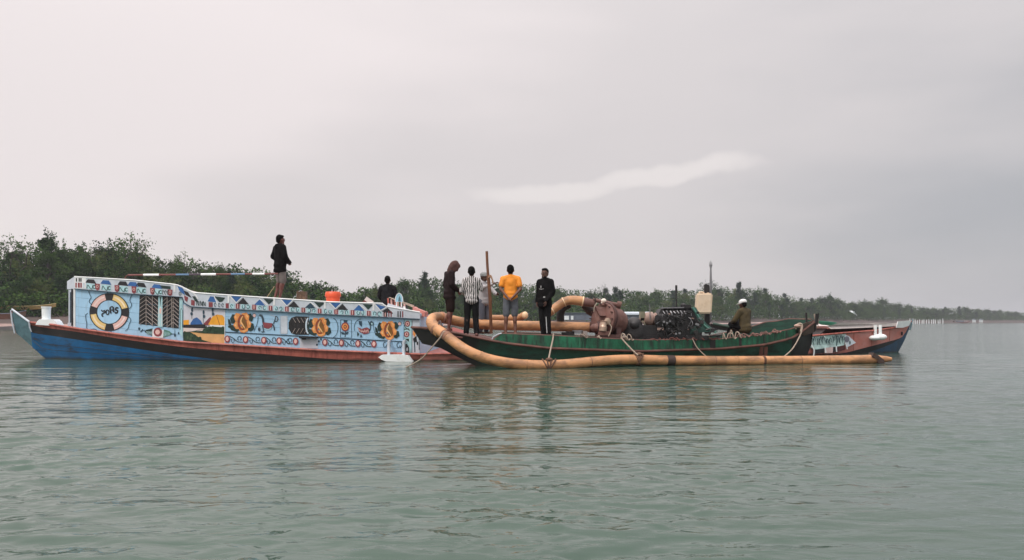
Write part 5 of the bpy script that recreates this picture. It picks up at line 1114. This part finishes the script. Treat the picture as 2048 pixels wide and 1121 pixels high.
    mb = MB(); mb.box(P(1290, 664, Y), (.95, .6, .35), bk); mb.ell(P(1268, 650, Y - .1), (.22, .3, .2), bk); mb.box(P(1350, 676, Y), (1.6, .7, .12), bk); mb.build('engine_bed', e)
    # oily jumble of hoses, brackets and plates round the engine
    mb = MB(); rn = random.Random(12)
    for i in range(38):
        x = rn.uniform(1314, 1442); top = lerpt([(1255, 655), (1275, 646), (1310, 640), (1325, 622), (1395, 622), (1410, 650), (1445, 664)], x); y = rn.uniform(top, 677); q = P(x, y, Y - .42 - rn.uniform(0, .15)); s = rn.uniform(.025, .07)
        if i % 3 == 0: mb.box(q, (s * rn.uniform(1, 2.4), .08, s), bk, Matrix.Rotation(rn.uniform(-.8, .8), 3, 'Y'))
        elif i % 3 == 1: mb.tube(smoothpath([q, q + Vector((rn.uniform(-.15, .15), -.04, rn.uniform(-.05, .12))), q + Vector((rn.uniform(-.25, .25), 0, rn.uniform(-.2, .05)))], 4), rn.uniform(.012, .028), bk, 6)
        else: mb.lathe([(-.02, s), (.02, s)], q, (rn.uniform(-.5, .5), 1, 0), bk, 12)
    for i in range(7): x = 1326 + i * 7; mb.tube([P(x, 622 + rn.uniform(-1, 1), Y - .38), P(x + 4, 629 + rn.uniform(-2, 2), Y - .42)], .012, gy, 5)
    for (x, y) in ((1328, 644), (1334, 646), (1340, 643), (1352, 668), (1359, 667)): mb.box(P(x, y, Y - .56), (.05, .03, .045), gy)
    mb.build('hoses_and_brackets', e)
    mb = MB()
    for x, y0, y1 in ((1300, 609, 640), (1325, 611, 622)): mb.tube([P(x, y1, Y - .2), P(x, (y0 + y1) / 2, Y - .2), P(x - .6, y0, Y - .2)], [.012, .014, .004], gy, 6)
    mb.build('control_rods', e)
engine()
def deck_things():
    rp = MATS['rope_pale']; Y = 22.2
    e = empty('jerrycan', P(1407, 626, Y), 'cream plastic jerrycan hung high on the black post', 'jerrycan'); cm = mat('cream_plastic', (0.72, 0.57, 0.42), .45, .08, 6, (0.5, 0.36, 0.22), .2)
    import bmesh
    me = bpy.data.meshes.new('body'); bm = bmesh.new(); bmesh.ops.create_cube(bm, size=1); bmesh.ops.scale(bm, vec=(.405, .24, .53), verts=bm.verts); bmesh.ops.bevel(bm, geom=bm.edges[:], offset=.035, segments=5, affect='EDGES')
    for v in bm.verts: v.co.x -= v.co.z * -.06
    bm.to_mesh(me); bm.free(); me.materials.append(cm); me.shade_flat(); o = bpy.data.objects.new('body', me); C.objects.link(o); o.parent = e; ORG[o.name] = ORG[e.name]; o.location = P(1407, 607.5, Y - .15) - ORG[e.name]
    mb = MB(); mb.tube(smoothpath([P(1398, 587.5, Y - .15), P(1399, 584.8, Y - .15), P(1406, 584.8, Y - .15), P(1408, 587.5, Y - .15)], 3), .017, cm, 6); mb.build('handle', e)
    mb = MB(); mb.tube([P(1416, 588, Y - .15), P(1416, 585.8, Y - .15)], .03, cm, 10); mb.build('spout', e)
    mb = MB(); mb.beam(P(1413, 570, Y + .06), P(1414.5, 668, Y + .06), .125, .10, g_bk); mb.tube([P(1410, 575, Y + .05), P(1411, 569, Y + .05), P(1418, 572, Y + .05)], .02, g_bk, 6); mb.build('post', None, 'thick black post standing behind the hanging jerrycan', 'post')
    sm = mat('grey_steel', (0.22, 0.22, 0.23), .4, .2, 6, metal=.4); mb = MB(); mb.tube([P(1421.5, 645, Y + .25), P(1421.5, 560, Y + .25), P(1421.5, 530, Y + .25)], [.022, .03, .02], sm, 8)
    for d in (-2.2, 0, 2.4): mb.tube([P(1421.5 + d * .4, 536, Y + .25), P(1421.5 + d, 531, Y + .25), P(1421.5 + d * .8, 521 + abs(d), Y + .25)], [.014, .012, .003], sm, 6)
    mb.build('pronged_pole', None, 'tall grey steel pole with three prongs rising beside the jerrycan', 'pole')
    wd_ = mat('pole_wood', (0.20, 0.085, 0.04), .7, .3, 5, (0.07, 0.03, 0.02), .4); mb = MB(); Y2 = 21.55
    mb.tube(smoothpath([P(973.5, 503, Y2), P(975, 535, Y2), P(977.5, 565, Y2), P(980, 595, Y2), P(981, 625, Y2), P(982.5, 668, Y2)], 5), [.034] * 8 + [.042] * 10 + [.040] * 8, wd_, 10); mb.build('wooden_pole', None, 'upright brown wooden pole held between the striped shirt and the orange shirt', 'pole')
    mb = MB(); mb.tube(smoothpath([P(980, 553, Y2 - .05), P(984, 558, Y2 - .06), P(986, 567, Y2 - .05)], 4), .02, mat('rag_tan', (0.4, 0.25, 0.16), .8), 6); mb.tube(smoothpath([P(977, 556, Y2 - .06), P(981, 551, Y2 - .06), P(984, 557, Y2 - .06)], 4), .018, MATS['rag_tan'], 6); mb.build('rag', None, 'tan rag knotted round the upright wooden pole', 'rag')
    # ropes holding the floating pipe
    def rope(pts, label, r=.016, knot=None, m=rp):
        q = [P(*p) for p in pts]; mb = MB(); mb.tube(smoothpath(q, 6), r, m, 7)
        if knot:
            kx, ky, kY, w = knot; c = P(kx, ky, kY)
            for i in range(4):
                x = c.x + (i - 1.5) * w; t = .25 * (i - 1.5); mb.tube([Vector((x + math.sin(a) * .0 + t * .22 * math.cos(a), kY + math.sin(a) * .142, c.z + math.cos(a) * .142)) for a in [j * math.pi / 6 for j in range(13)]], .018, mat('knot_brown', (0.13, 0.07, 0.045), .85, .3, 10), 6, False)
            mb.ell(c + Vector((0, -.05, .13)), (.09, .07, .05), MATS['knot_brown'])
        mb.build('rope', None, label, 'rope')
    rope(((1107, 668, 20.66), (1105.5, 680, 20.6), (1101, 700, 20.4), (1097, 720, 20.18)), 'short slack rope knotted round the floating pipe below the man in black', .02, (1098, 730.5, 20.2, .05))
    rope(((1243, 677, 21.2), (1250, 685, 21.15), (1264, 700, 21.05), (1276, 711, 20.98)), 'rope running from under the pump down to the floating pipe', .019, (1277, 719.5, 21.1, .02))
    rope(((1385, 678, 21.8), (1392, 692, 21.7), (1401, 703, 21.65), (1412, 713, 21.6)), 'thin rope from below the engine to the floating pipe', .012)
    rope(((1600, 650, 23.0), (1603, 662, 22.9), (1598, 676, 22.8), (1585, 698, 22.5), (1569, 713, 22.2)), 'pale rope from the stern of the green boat down to the pipe', .017)
    rope(((896, 668, 20.5), (888, 664, 20.45), (880, 676, 20.45), (862, 697, 20.5), (845, 716, 20.6), (825, 729, 20.7), (812, 735, 20.8)), 'long pale rope from the pipe elbow sagging into the water', .017)
    rope(((890, 664, 20.5), (896, 661, 20.5), (900, 664, 20.55), (910, 673, 20.72), (925, 676, 20.75)), 'dark red rope lying along the left bow rail', .02, None, mat('rope_red_brown', (0.16, 0.06, 0.05), .8))
    # coils and loops on the gunwale
    rn = random.Random(4)
    def coil(x0, x1, n, label, m=rp, up=14):
        mb = MB()
        for i in range(n):
            x = x0 + (x1 - x0) * (i + .5) / n + rn.uniform(-.8, .8) * (x1 - x0) / n; b = lerpt(BUL, x); Yk = gn(x) + rn.uniform(-.02, .1); h = rn.uniform(.35, 1) * up; w = rn.uniform(2, 8)
            mb.tube(smoothpath([P(x - w, b + 1, Yk), P(x - w * .6, b - h, Yk), P(x + w * .3, b - h * rn.uniform(.3, 1.1), Yk - .05), P(x + w, b + 1, Yk - .04), P(x + w * 1.4, b - 1, Yk)], 4), rn.uniform(.010, .018), m, 6)
        mb.build('rope_coil', None, label, 'rope')
    coil(1448, 1476, 4, 'pale rope loops standing on the rail left of the man in the white cap', rp, 18); coil(1474, 1560, 17, 'tangle of pinkish rope along the rail right of the seated man', mat('rope_pink', (0.22, 0.12, 0.10), .85, .3, 12), 6)
    coil(1184, 1210, 2, 'small pale rope loops on the rail in front of the pump', rp, 9); coil(1232, 1268, 3, 'rope loops on the rail right of the pump base', rp, 11); coil(1300, 1440, 16, 'ragged cords lying along the rail below the engine', MATS['rope_red_brown'], 4)
    coil(1158, 1176, 2, 'thin cords hanging by the deck pipe left of the pump', mat('rope_dull', (0.22, 0.17, 0.14), .85), 9)
    mb = MB(); mb.tube(smoothpath([P(1592, 658, 23.05), P(1594, 651, 23.0), P(1600, 648, 22.95), P(1604, 652, 22.95), P(1602, 664, 22.9)], 4), .03, rp, 8); mb.ell(P(1597, 652, 23.0), (.12, .08, .05), mat('rope_pinkish', (0.5, 0.33, 0.27), .85)); mb.build('rope_hitch', None, 'pinkish rope hitch thrown over the stern of the green boat', 'rope')
    # long spar and gear between seated man and stern
    mb = MB(); mb.beam(P(1420, 652, 23.2), P(1500, 664, 23.0), .10, .14, g_bk); mb.tube([P(1425, 648, 23.0), P(1470, 656, 22.9)], .04, mat('dull_green_spar', (0.04, 0.08, 0.06), .6), 8); mb.build('spar', None, 'dark spar lying on deck left of the man in the white cap', 'spar')
    mb = MB(); mb.tube(smoothpath([P(984, 680, 20.7), P(987, 674, 20.7), P(997, 668.5, 20.66), P(1003, 667.5, 20.66)], 4), .013, gry_p, 6); mb.build('cord', None, 'pale cord curving up the front end of the raised green bulwark', 'rope')
    mb = MB(); [mb.box(P(x, y, 21.9), (w, .3, h), m) for x, y, w, h, m in ((1155, 664, .25, .08, sm), (1140, 667, .2, .1, g_bk), (1168, 667, .15, .12, mat('grey_sack', (0.3, 0.27, 0.25), .8)), (1128, 668, .12, .08, g_bk))]; mb.build('deck_clutter', None, 'low heap of grey scrap metal under the deck pipe left of the pump', 'scrap')
deck_things()
# ------------------------------------------------------------------ people
def organic(mb, vox, smooth_it=6, wr=0.0, seed=0, ws=7.0):
    me = bpy.data.meshes.new('tmp'); me.from_pydata([tuple(v) for v in mb.v], [], mb.f); o = bpy.data.objects.new('tmp', me); C.objects.link(o)
    r = o.modifiers.new('r', 'REMESH'); r.mode = 'VOXEL'; r.voxel_size = vox; s = o.modifiers.new('s', 'SMOOTH'); s.factor = .5; s.iterations = smooth_it
    bpy.context.view_layer.update(); dg = bpy.context.evaluated_depsgraph_get(); m2 = bpy.data.meshes.new_from_object(o.evaluated_get(dg)); bpy.data.objects.remove(o)
    n = len(m2.vertices)
    if wr and n:
        co = np.empty(n * 3); m2.vertices.foreach_get('co', co); co = co.reshape(-1, 3); no = np.empty(n * 3); m2.vertices.foreach_get('normal', no); no = no.reshape(-1, 3)
        for i in range(n):
            p = co[i]; q = Vector((p[0] * ws * 1.3 + seed, p[1] * ws * 1.3, p[2] * ws * .75 + .6 * p[0] * ws)); d = noise.noise(q) + .5 * noise.noise(q * 2.3); co[i] += no[i] * d * wr
        m2.vertices.foreach_set('co', co.ravel())
    m2.materials.clear(); m2.shade_smooth(); m2.update(); return m2
def lnk(me, name, parent, m, org, label=None, cat=None, group=None):
    me.name = name; me.materials.append(m); o = bpy.data.objects.new(name, me); C.objects.link(o)
    if parent is not None: o.parent = parent
    else: o.location = org
    ORG[o.name] = Vector(org); return tag(o, label, cat, group)
SKIN = mat('dark_skin', (0.075, 0.035, 0.024), .6, .15, 6, spec=.3); HAIR = mat('black_hair', (0.008, 0.007, 0.007), .95, .3, 30, spec=.1)
DEF = dict(pel=(0, 0, .93), chest=(0, .0, 1.28), neck=(0, .01, 1.47), head=(0, -.015, 1.60), shA=(-.168, .01, 1.385), shB=(.168, .01, 1.385), elA=(-.215, .04, 1.13), elB=(.215, .04, 1.13), wrA=(-.215, -.05, .88), wrB=(.215, -.05, .88),
           hipA=(-.09, 0, .92), hipB=(.09, 0, .92), knA=(-.105, -.02, .49), knB=(.105, -.02, .49), anA=(-.11, .03, .08), anB=(.11, .03, .08), hdA=(0, -.2, -1), hdB=(0, -.2, -1), toeA=(-.05, -1, 0), toeB=(.05, -1, 0), look=0.0, nod=0.0)
def person(label, org, H, rot, pose=None, group=None, top=None, bottom=None, hair=True, hood=None, cap=None, shoes=None, skin=None, beard=False, stripe=False, marks=None, bulk=1.0):
    J = dict(DEF); J.update(pose or {}); s = H / 1.70; R = Matrix.Rotation(rot, 3, 'Z'); org = Vector(org); skin = skin or SKIN
    V = {k: Vector(v) for k, v in J.items() if isinstance(v, tuple)}
    T = lambda v: R @ (Vector(v) * s)
    def spineR():
        d = (V['neck'] - V['pel']).normalized(); x = Vector((1, 0, 0)); y = d.cross(x).normalized(); x = y.cross(d); return R @ Matrix((x, y, d)).transposed()
    SR = spineR(); HR = R @ Matrix.Rotation(J['look'], 3, 'Z') @ Matrix.Rotation(J['nod'], 3, 'X')
    hs = 1.10
    class B(MB):
        def e(s_, c, r, Rm=None): s_.ell(T(c), tuple(q * s for q in r), None, Rm or SR, 20, 14); return s_
        def c(s_, a, b, ra, rb): s_.caps(T(a), T(b), ra * s, rb * s, None, 14); return s_
        def h(s_, off, r): s_.ell(T(V['head']) + HR @ (Vector(off) * s * hs), tuple(q * s * hs for q in r), None, HR, 16, 12); return s_
    b = B()
    mid = (V['pel'] + V['chest']) / 2
    b.e(V['chest'] + Vector((0, .0, .0)), (.150, .10, .185)).e(mid, (.128, .092, .17)).e(V['pel'], (.150, .105, .12))
    b.c(V['shA'], V['shB'], .055, .055).c(V['neck'] - Vector((0, 0, .02)), V['shA'], .05, .045).c(V['neck'] - Vector((0, 0, .02)), V['shB'], .05, .045).c(V['neck'] - Vector((0, 0, .05)), V['neck'] + (V['head'] - V['neck']) * .5, .055, .05)
    b.h((0, .012, .012), (.076, .093, .105)).h((0, -.022, -.045), (.060, .070, .068)).h((0, -.098, -.012), (.013, .022, .026)).h((0, -.09, .022), (.05, .016, .012)).h((0, -.088, -.050), (.026, .014, .009)).h((0, -.082, -.085), (.024, .018, .016)).h((-.078, .01, -.01), (.010, .022, .032)).h((.078, .01, -.01), (.010, .022, .032))
    for k in 'AB':
        sh, el, wr, hp, kn, an = (V[q + k] for q in ('sh', 'el', 'wr', 'hip', 'kn', 'an'))
        b.c(sh, el, .052, .038).c(el, wr, .038, .026).c(hp, kn, .085, .055).c(kn, an, .054, .036).e(kn + (an - kn) * .28 + Vector((0, .02, 0)), (.052, .055, .11), R)
        # foot
        t = V['toe' + k].normalized(); hl = an + Vector((0, 0, -.045)) - t * .045; b.c(hl, an - Vector((0, 0, .05)) + t * .12, .036, .03).c(an - Vector((0, 0, .052)) + t * .10, an - Vector((0, 0, .058)) + t * .17, .036, .024)
        # hand: palm, four unequal bent fingers, thumb from the side of the palm
        d = V['hd' + k].normalized(); side = Vector((1 if k == 'A' else -1, 0, 0)); n = d.cross(side); n = n.normalized() if n.length > .1 else Vector((0, 1, 0)); w = n.cross(d).normalized()   # w spreads the knuckles
        fwd = w if w.y < 0 else -w
        acr = Vector((0, -1, 0)) - d * (-d.y); acr = acr.normalized() if acr.length > .15 else w
        inn = d.cross(acr).normalized()
        if inn.dot(side) < 0: inn = -inn
        pc = wr + d * .05; b.c(wr, wr + d * .03, .026, .026)
        for q in (-.026, -.009, .009, .026): b.c(wr + d * .015 + acr * q * .6, wr + d * .085 + acr * q, .015, .0125)
        for q, ln in ((.030, .066), (.010, .074), (-.010, .069), (-.029, .054)):
            p0 = wr + d * .088 + acr * q; p1 = p0 + (d * .9 + inn * .25).normalized() * ln * .5; p2 = p1 + (d * .6 + inn * .8).normalized() * ln * .5; b.c(p0, p1, .0105, .0095).c(p1, p2, .0095, .0080)
        p0 = wr + d * .03 + acr * .03; p1 = p0 + (acr * .7 + d * .6 + inn * .3).normalized() * .035; p2 = p1 + (acr * .2 + d * .9 + inn * .4).normalized() * .03; b.c(p0, p1, .013, .0115).c(p1, p2, .011, .0095)
    body = lnk(organic(b, .0085 * s, 3), 'person', None, skin, org, label, 'person', group)
    def part(bb, name, m, vox=.012, it=5, wr=.006): return lnk(organic(bb, vox * s, it, wr * s, hash(name) % 50 + org.x * 3), name, body, m, org)
    if top:
        kind, m = top[:2]; b = B(); th = .018 if kind == 'tee' else (.018 if kind == 'shirt' else .026); th *= bulk
        hem = {'tee': -.07, 'shirt': -.13, 'jacket': -.15}[kind] if len(top) < 3 else top[2]
        b.e(V['chest'], (.138 + th, .10 + th, .17)).e(mid, (.135 + th, .098 + th, .2)).e(V['pel'] + Vector((0, 0, .03)), (.142 + th, .105 + th * 1.1, .11))
        for q in (-.062, .062): b.c(V['chest'] + Vector((q, 0, .05)), V['pel'] + Vector((q * 1.1, 0, hem + .12)), .080 + th, .088 + th)
        b.e(V['pel'] + Vector((0, 0, hem + .08)), (.166 + th, .128 + th, .10)); b.e(V['pel'] + Vector((0, 0, max(hem + .16, 0))), (.160 + th, .122 + th, .10)); b.c(V['shA'] + Vector((.03, 0, -.02)), V['shB'] - Vector((.03, 0, .02)), .058 + th, .058 + th).c(V['neck'] - Vector((0, 0, .035)), V['shA'], .05 + th, .046 + th).c(V['neck'] - Vector((0, 0, .035)), V['shB'], .05 + th, .046 + th)
        b.c(V['neck'] - Vector((0, 0, .10)), V['neck'] - Vector((0, 0, .02)), .075 + th * .5, .058 + th * .6)
        for k in 'AB':
            sh, el, wr = V['sh' + k], V['el' + k], V['wr' + k]
            if kind == 'tee': b.c(sh, sh + (el - sh) * .62, .050 + th, .052 + th)
            else: b.c(sh, el, .052 + th, .042 + th).c(el, el + (wr - el) * (.93 if kind == 'jacket' else .8), .042 + th, .032 + th * .9)
        part(b, {'tee': 't_shirt', 'shirt': 'shirt', 'jacket': 'jacket'}[kind], m, it=16, wr=.010 if kind == 'jacket' else .007)
    if bottom:
        kind, m = bottom; b = B(); b.e(V['pel'] - Vector((0, 0, .01)), (.158, .116, .11))
        for k in 'AB':
            hp, kn, an = V['hip' + k], V['kn' + k], V['an' + k]
            if kind == 'shorts': b.c(hp, hp + (kn - hp) * .93, .098, .088)
            else: b.c(hp, kn, .100, .080).c(kn, kn + (an - kn) * .95, .080, .070)
        part(b, {'shorts': 'shorts', 'trousers': 'trousers'}[kind], m)
    if hood and hood[0] == 'up':
        b = B(); b.h((0, .035, .022), (.098, .098, .122)).h((0, .03, -.05), (.09, .09, .08)).h((0, -.03, .07), (.084, .07, .062)); b.c(V['neck'] - Vector((0, -.01, .06)), V['neck'] + Vector((0, .03, .03)), .10, .085); b.h((-.07, -.04, -.01), (.024, .055, .09)).h((.07, -.04, -.01), (.024, .055, .09)); part(b, 'hood', hood[1])
    elif hood: b = B(); b.c(V['neck'] + Vector((-.07, .04, -.03)), V['neck'] + Vector((.07, .04, -.03)), .052, .052).c(V['neck'] + Vector((-.075, -.04, -.05)), V['neck'] + Vector((-.04, .06, -.02)), .042, .05).c(V['neck'] + Vector((.075, -.04, -.05)), V['neck'] + Vector((.04, .06, -.02)), .042, .05).e(V['neck'] + Vector((0, .085, -.06)), (.10, .05, .08)); part(b, 'hood', hood[1])
    if hair and not (hood and hood[0] == 'up'):
        b = B(); b.h((0, .026, .030), (.083, .090, .097)).h((0, -.02, .085), (.066, .066, .032)).h((0, .06, -.02), (.066, .05, .065)); part(b, 'hair', HAIR, .009, 3, .004)
    if cap:
        b = B(); b.h((0, .016, .060), (.097, .112, .074)).h((0, .0, .03), (.096, .108, .03)); b.c(V['head'], V['head'], .01, .01); b.h((0, -.12, .035), (.066, .075, .012)); part(b, 'cap', cap, .009, 3, .003)
    if beard: b = B(); b.h((0, -.045, -.085), (.056, .052, .032)).h((0, -.094, -.038), (.028, .008, .006)); part(b, 'beard', HAIR, .007, 2, 0)
    b = MB(); ew = mat('eye_white', (0.5, 0.47, 0.45), .3); ip = mat('iris_dark', (0.01, 0.008, 0.008), .2)
    for q in (-.030, .030): b.ell(org + T(V['head']) + HR @ (Vector((q, -.088, .006)) * s * hs), (.012 * s, .008 * s, .006 * s), ew, HR, 10, 6); b.ell(org + T(V['head']) + HR @ (Vector((q, -.0945, .006)) * s * hs), (.005 * s, .004 * s, .005 * s), ip, HR, 8, 6)
    if not (hood and hood[0] == 'up'): b.build('eyes', body)
    if shoes:
        b = B()
        for k in 'AB': an = V['an' + k]; t = V['toe' + k].normalized(); b.c(an - Vector((0, 0, .04)) - t * .045, an - Vector((0, 0, .045)) + t * .16, .045, .038).c(an + Vector((0, 0, .01)), an - Vector((0, 0, .03)), .048, .048)
        part(b, 'shoes', shoes, .010, 3, 0)
    if stripe:
        b = MB(); st_, m = stripe
        for k in st_: hp, kn, an = (V[q + k] for q in ('hip', 'kn', 'an')); o_ = Vector((0, -.082, 0)); b.tube([org + T(v) for v in (kn + (hp - kn) * .05 + o_, kn + (an - kn) * .5 + o_ * .96, an + Vector((0, 0, .03)) + o_ * .9)], .009 * s, m, 6)
        b.build('trouser_stripe', body)
    if marks:
        b = MB()
        for (x, y, z, w, h, dy) in marks: b.box(org + T((x, y, z)), (w * s, .008, h * s), mat('jacket_print', (0.45, 0.45, 0.45), .6), R)
        b.build('jacket_print', body)
    return body
PI = math.pi
jk = mat('black_jacket', (0.007, 0.0065, 0.007), .9, .3, 4, bump=.2, bscale=60, spec=.1); bt = mat('black_trousers', (0.010, 0.010, 0.011), .9, .3, 4, bump=.2, bscale=60, spec=.1)
dk_r = mat('reddish_leg_skin', (0.13, 0.045, 0.035), .5, .2, 6)
# 1 roof man
person('person in a black jacket and grey shorts standing on the cabin roof', P(560, 602, 24.65), 1.88, 2.35,
       dict(elB=(.34, .0, 1.18), wrB=(.20, -.18, 1.02), hdB=(-.7, -.4, -.2), elA=(-.24, .0, 1.15), wrA=(-.12, -.20, 1.00), hdA=(.5, -.5, -.4), knA=(-.07, -.05, .49), anA=(-.03, .03, .08), knB=(.12, -.06, .50), anB=(.12, .08, .08)),
       None, ('jacket', jk, -.21), ('shorts', mat('grey_shorts', (0.16, 0.14, 0.13), .8, .25, 8, bump=.2)), hood=('down', jk), skin=dk_r, bulk=1.5)
# 2 man seated at the stern
sit = dict(pel=(0, .05, .93), hipA=(-.10, .02, .92), hipB=(.10, .02, .92), knA=(-.16, -.42, .90), knB=(.16, -.42, .90), anA=(-.16, -.44, .48), anB=(.16, -.44, .48))
person('person in a dark jacket seated behind the low end of the painted roof', P(775, 613, 25.5) - Vector((0, 0, .86)), 1.74, PI,
       dict(sit, elA=(-.25, -.04, 1.14), elB=(.25, -.04, 1.14), wrA=(-.17, -.30, 1.0), wrB=(.17, -.30, 1.0), hdA=(.1, -1, -.1), hdB=(-.1, -1, -.1), shA=(-.18, 0, 1.37), shB=(.18, 0, 1.37)), None, ('jacket', mat('charcoal_jacket', (0.013, 0.013, 0.015), .9, .3, 4, spec=.1)), ('trousers', bt))
# 3 bowed man in brown hood
hb = mat('brown_hood', (0.075, 0.032, 0.026), .85, .25, 6, bump=.2)
person('person with head bowed in a brown hood and dark jacket standing on the left bow', P(899, 662, 21.45), 1.76, PI * .62,
       dict(neck=(0, -.05, 1.45), head=(0, -.125, 1.555), nod=.75, chest=(0, -.01, 1.27), elA=(-.22, .02, 1.13), wrA=(-.16, -.16, .98), hdA=(.2, -.6, -.8), elB=(.23, .03, 1.12), wrB=(.19, -.10, .87), hdB=(0, -.3, -1), anA=(-.06, .03, .08), anB=(.06, .0, .08), knA=(-.07, -.02, .49), knB=(.08, -.03, .49)),
       None, ('jacket', mat('plum_black_jacket', (0.022, 0.014, 0.015), .9, .3, 4, bump=.2, spec=.1), -.19), ('shorts', mat('dark_shorts', (0.022, 0.013, 0.012), .9, .25, 5, spec=.1)), hood=('up', hb), skin=dk_r)
# 4 striped shirt
def stripes():
    m = bpy.data.materials.new('striped_cloth'); m.use_nodes = True; t = m.node_tree; ns = t.nodes; lk = t.links; p = ns['Principled BSDF']; p.inputs['Roughness'].default_value = .85
    co = ns.new('ShaderNodeTexCoord'); w = ns.new('ShaderNodeTexWave'); w.wave_type = 'BANDS'; w.bands_direction = 'X'; w.inputs['Scale'].default_value = 6.2; w.inputs['Distortion'].default_value = 4.5; w.inputs['Detail'].default_value = 2; w.inputs['Detail Scale'].default_value = 1.6
    lk.new(co.outputs['Object'], w.inputs['Vector']); r = ns.new('ShaderNodeValToRGB'); lk.new(w.outputs['Fac'], r.inputs[0]); r.color_ramp.elements[0].position = .42; r.color_ramp.elements[0].color = (.03, .028, .03, 1); r.color_ramp.elements[1].position = .52; r.color_ramp.elements[1].color = (.58, .55, .54, 1)
    lk.new(r.outputs[0], p.inputs['Base Color']); return m
person('person seen from behind in a black and white striped shirt and black trousers', P(943, 673, 21.05), 1.70, PI,
       dict(elB=(.25, .06, 1.12), wrB=(.16, -.18, 1.03), hdB=(0, -1, 0), elA=(-.25, -.02, 1.16), wrA=(-.20, -.28, 1.22), hdA=(0, -1, .3), knA=(-.10, -.02, .49), anA=(-.13, .03, .08), anB=(.13, .03, .08)), None, ('shirt', stripes()), ('trousers', bt), shoes=mat('dull_red_sandal', (0.12, 0.05, 0.04), .6))
# 5 man holding the pole
person('person in a pale grey shirt half hidden behind the upright pole and gripping it', P(968, 668, 22.3), 1.58, PI * .25,
       dict(elA=(-.20, -.20, 1.30), wrA=(-.02, -.42, 1.40), hdA=(.5, -.6, .3), elB=(.22, -.22, 1.14), wrB=(.10, -.44, 1.10), hdB=(-.4, -.6, .3)), None, ('shirt', mat('pale_grey_shirt', (0.40, 0.39, 0.40), .85, .15, 5, bump=.2)), ('trousers', mat('slate_lungi', (0.11, 0.12, 0.15), .85, .2, 5)), cap=mat('grey_cap', (0.22, 0.23, 0.23), .8))
# 6 orange t-shirt
person('person in an orange T-shirt and grey shorts with hands clasped behind the back', P(1021, 671, 21.25), 1.73, PI,
       dict(elA=(-.245, .08, 1.13), elB=(.245, .08, 1.13), wrA=(-.055, .175, .93), wrB=(.055, .19, .91), hdA=(.7, .1, -.6), hdB=(-.7, .1, -.7), shA=(-.19, .01, 1.39), shB=(.19, .01, 1.39), anA=(-.12, .03, .08), anB=(.12, .03, .08)), None,
       ('tee', mat('orange_tshirt', (0.80, 0.27, 0.022), .8, .08, 4, bump=.15)), ('shorts', mat('grey_denim', (0.11, 0.12, 0.14), .85, .35, 8, bump=.2)), skin=mat('brown_skin', (0.15, 0.065, 0.042), .5, .15, 6))
# 7 black hoodie, facing the camera
person('person in a black hoodie with white print facing the viewer with hands in front', P(1090, 675, 21.15), 1.69, -.55,
       dict(look=.15, elA=(-.20, .03, 1.12), wrA=(-.19, -.06, .88), hdA=(.1, -.2, -1), elB=(.215, .02, 1.12), wrB=(.13, -.17, .90), hdB=(-.15, -.15, -1), anA=(-.05, .03, .08), anB=(.10, .0, .08), knA=(-.07, -.03, .49), knB=(.10, -.04, .49)), None, ('jacket', jk, -.22), ('trousers', bt), hood=('down', jk), beard=True, skin=mat('face_skin', (0.115, 0.052, 0.036), .5, .12, 6), stripe=('B', white_p), bulk=1.0,
       marks=((-.03, -.155, 1.26, .02, .05, 0), (-.06, -.155, 1.205, .035, .012, 0), (-.015, -.155, 1.20, .04, .014, 0), (.03, -.153, 1.205, .03, .01, 0), (.07, -.165, 1.0, .05, .03, 0)))
# 8 seated man with white cap
ol = mat('olive_jacket', (0.062, 0.045, 0.018), .9, .3, 5, (0.03, 0.025, 0.015), .3, bump=.2)
person('person in an olive jacket and white cap sitting on the green boat rail', P(1488, 661, 22.75) - Vector((0, 0, .80)), 1.60, -2.55,
       dict(sit, knA=(-.12, -.30, 1.06), knB=(.16, -.34, 1.02), anA=(-.12, -.42, .66), anB=(.16, -.44, .62), neck=(0, -.02, 1.46), head=(0, -.05, 1.59), nod=.2, elA=(-.26, -.08, 1.14), elB=(.26, -.10, 1.14), wrA=(-.12, -.32, 1.05), wrB=(.12, -.32, 1.05), hdA=(.4, -.6, -.3), hdB=(-.4, -.6, -.3)), None, ('jacket', ol), ('trousers', bt), cap=mat('white_cap', (0.72, 0.72, 0.72), .8), bulk=1.4)
# ------------------------------------------------------------------ haze
def haze():
    mb = MB(); m = bpy.data.materials.new('haze'); m.use_nodes = True; t = m.node_tree; t.nodes.clear()
    o = t.nodes.new('ShaderNodeOutputMaterial'); v = t.nodes.new('ShaderNodeVolumePrincipled'); v.inputs['Color'].default_value = (0.86, 0.90, 0.97, 1); v.inputs['Density'].default_value = 0.00032; v.inputs['Anisotropy'].default_value = 0.2
    t.links.new(v.outputs[0], o.inputs['Volume']); mb.box((0, 2200, 14), (12000, 4700, 31), m); h = mb.build('haze', kind='stuff', smooth=0)
    tag(h, 'thin grey haze over the river fading the far bank', 'haze')
haze()
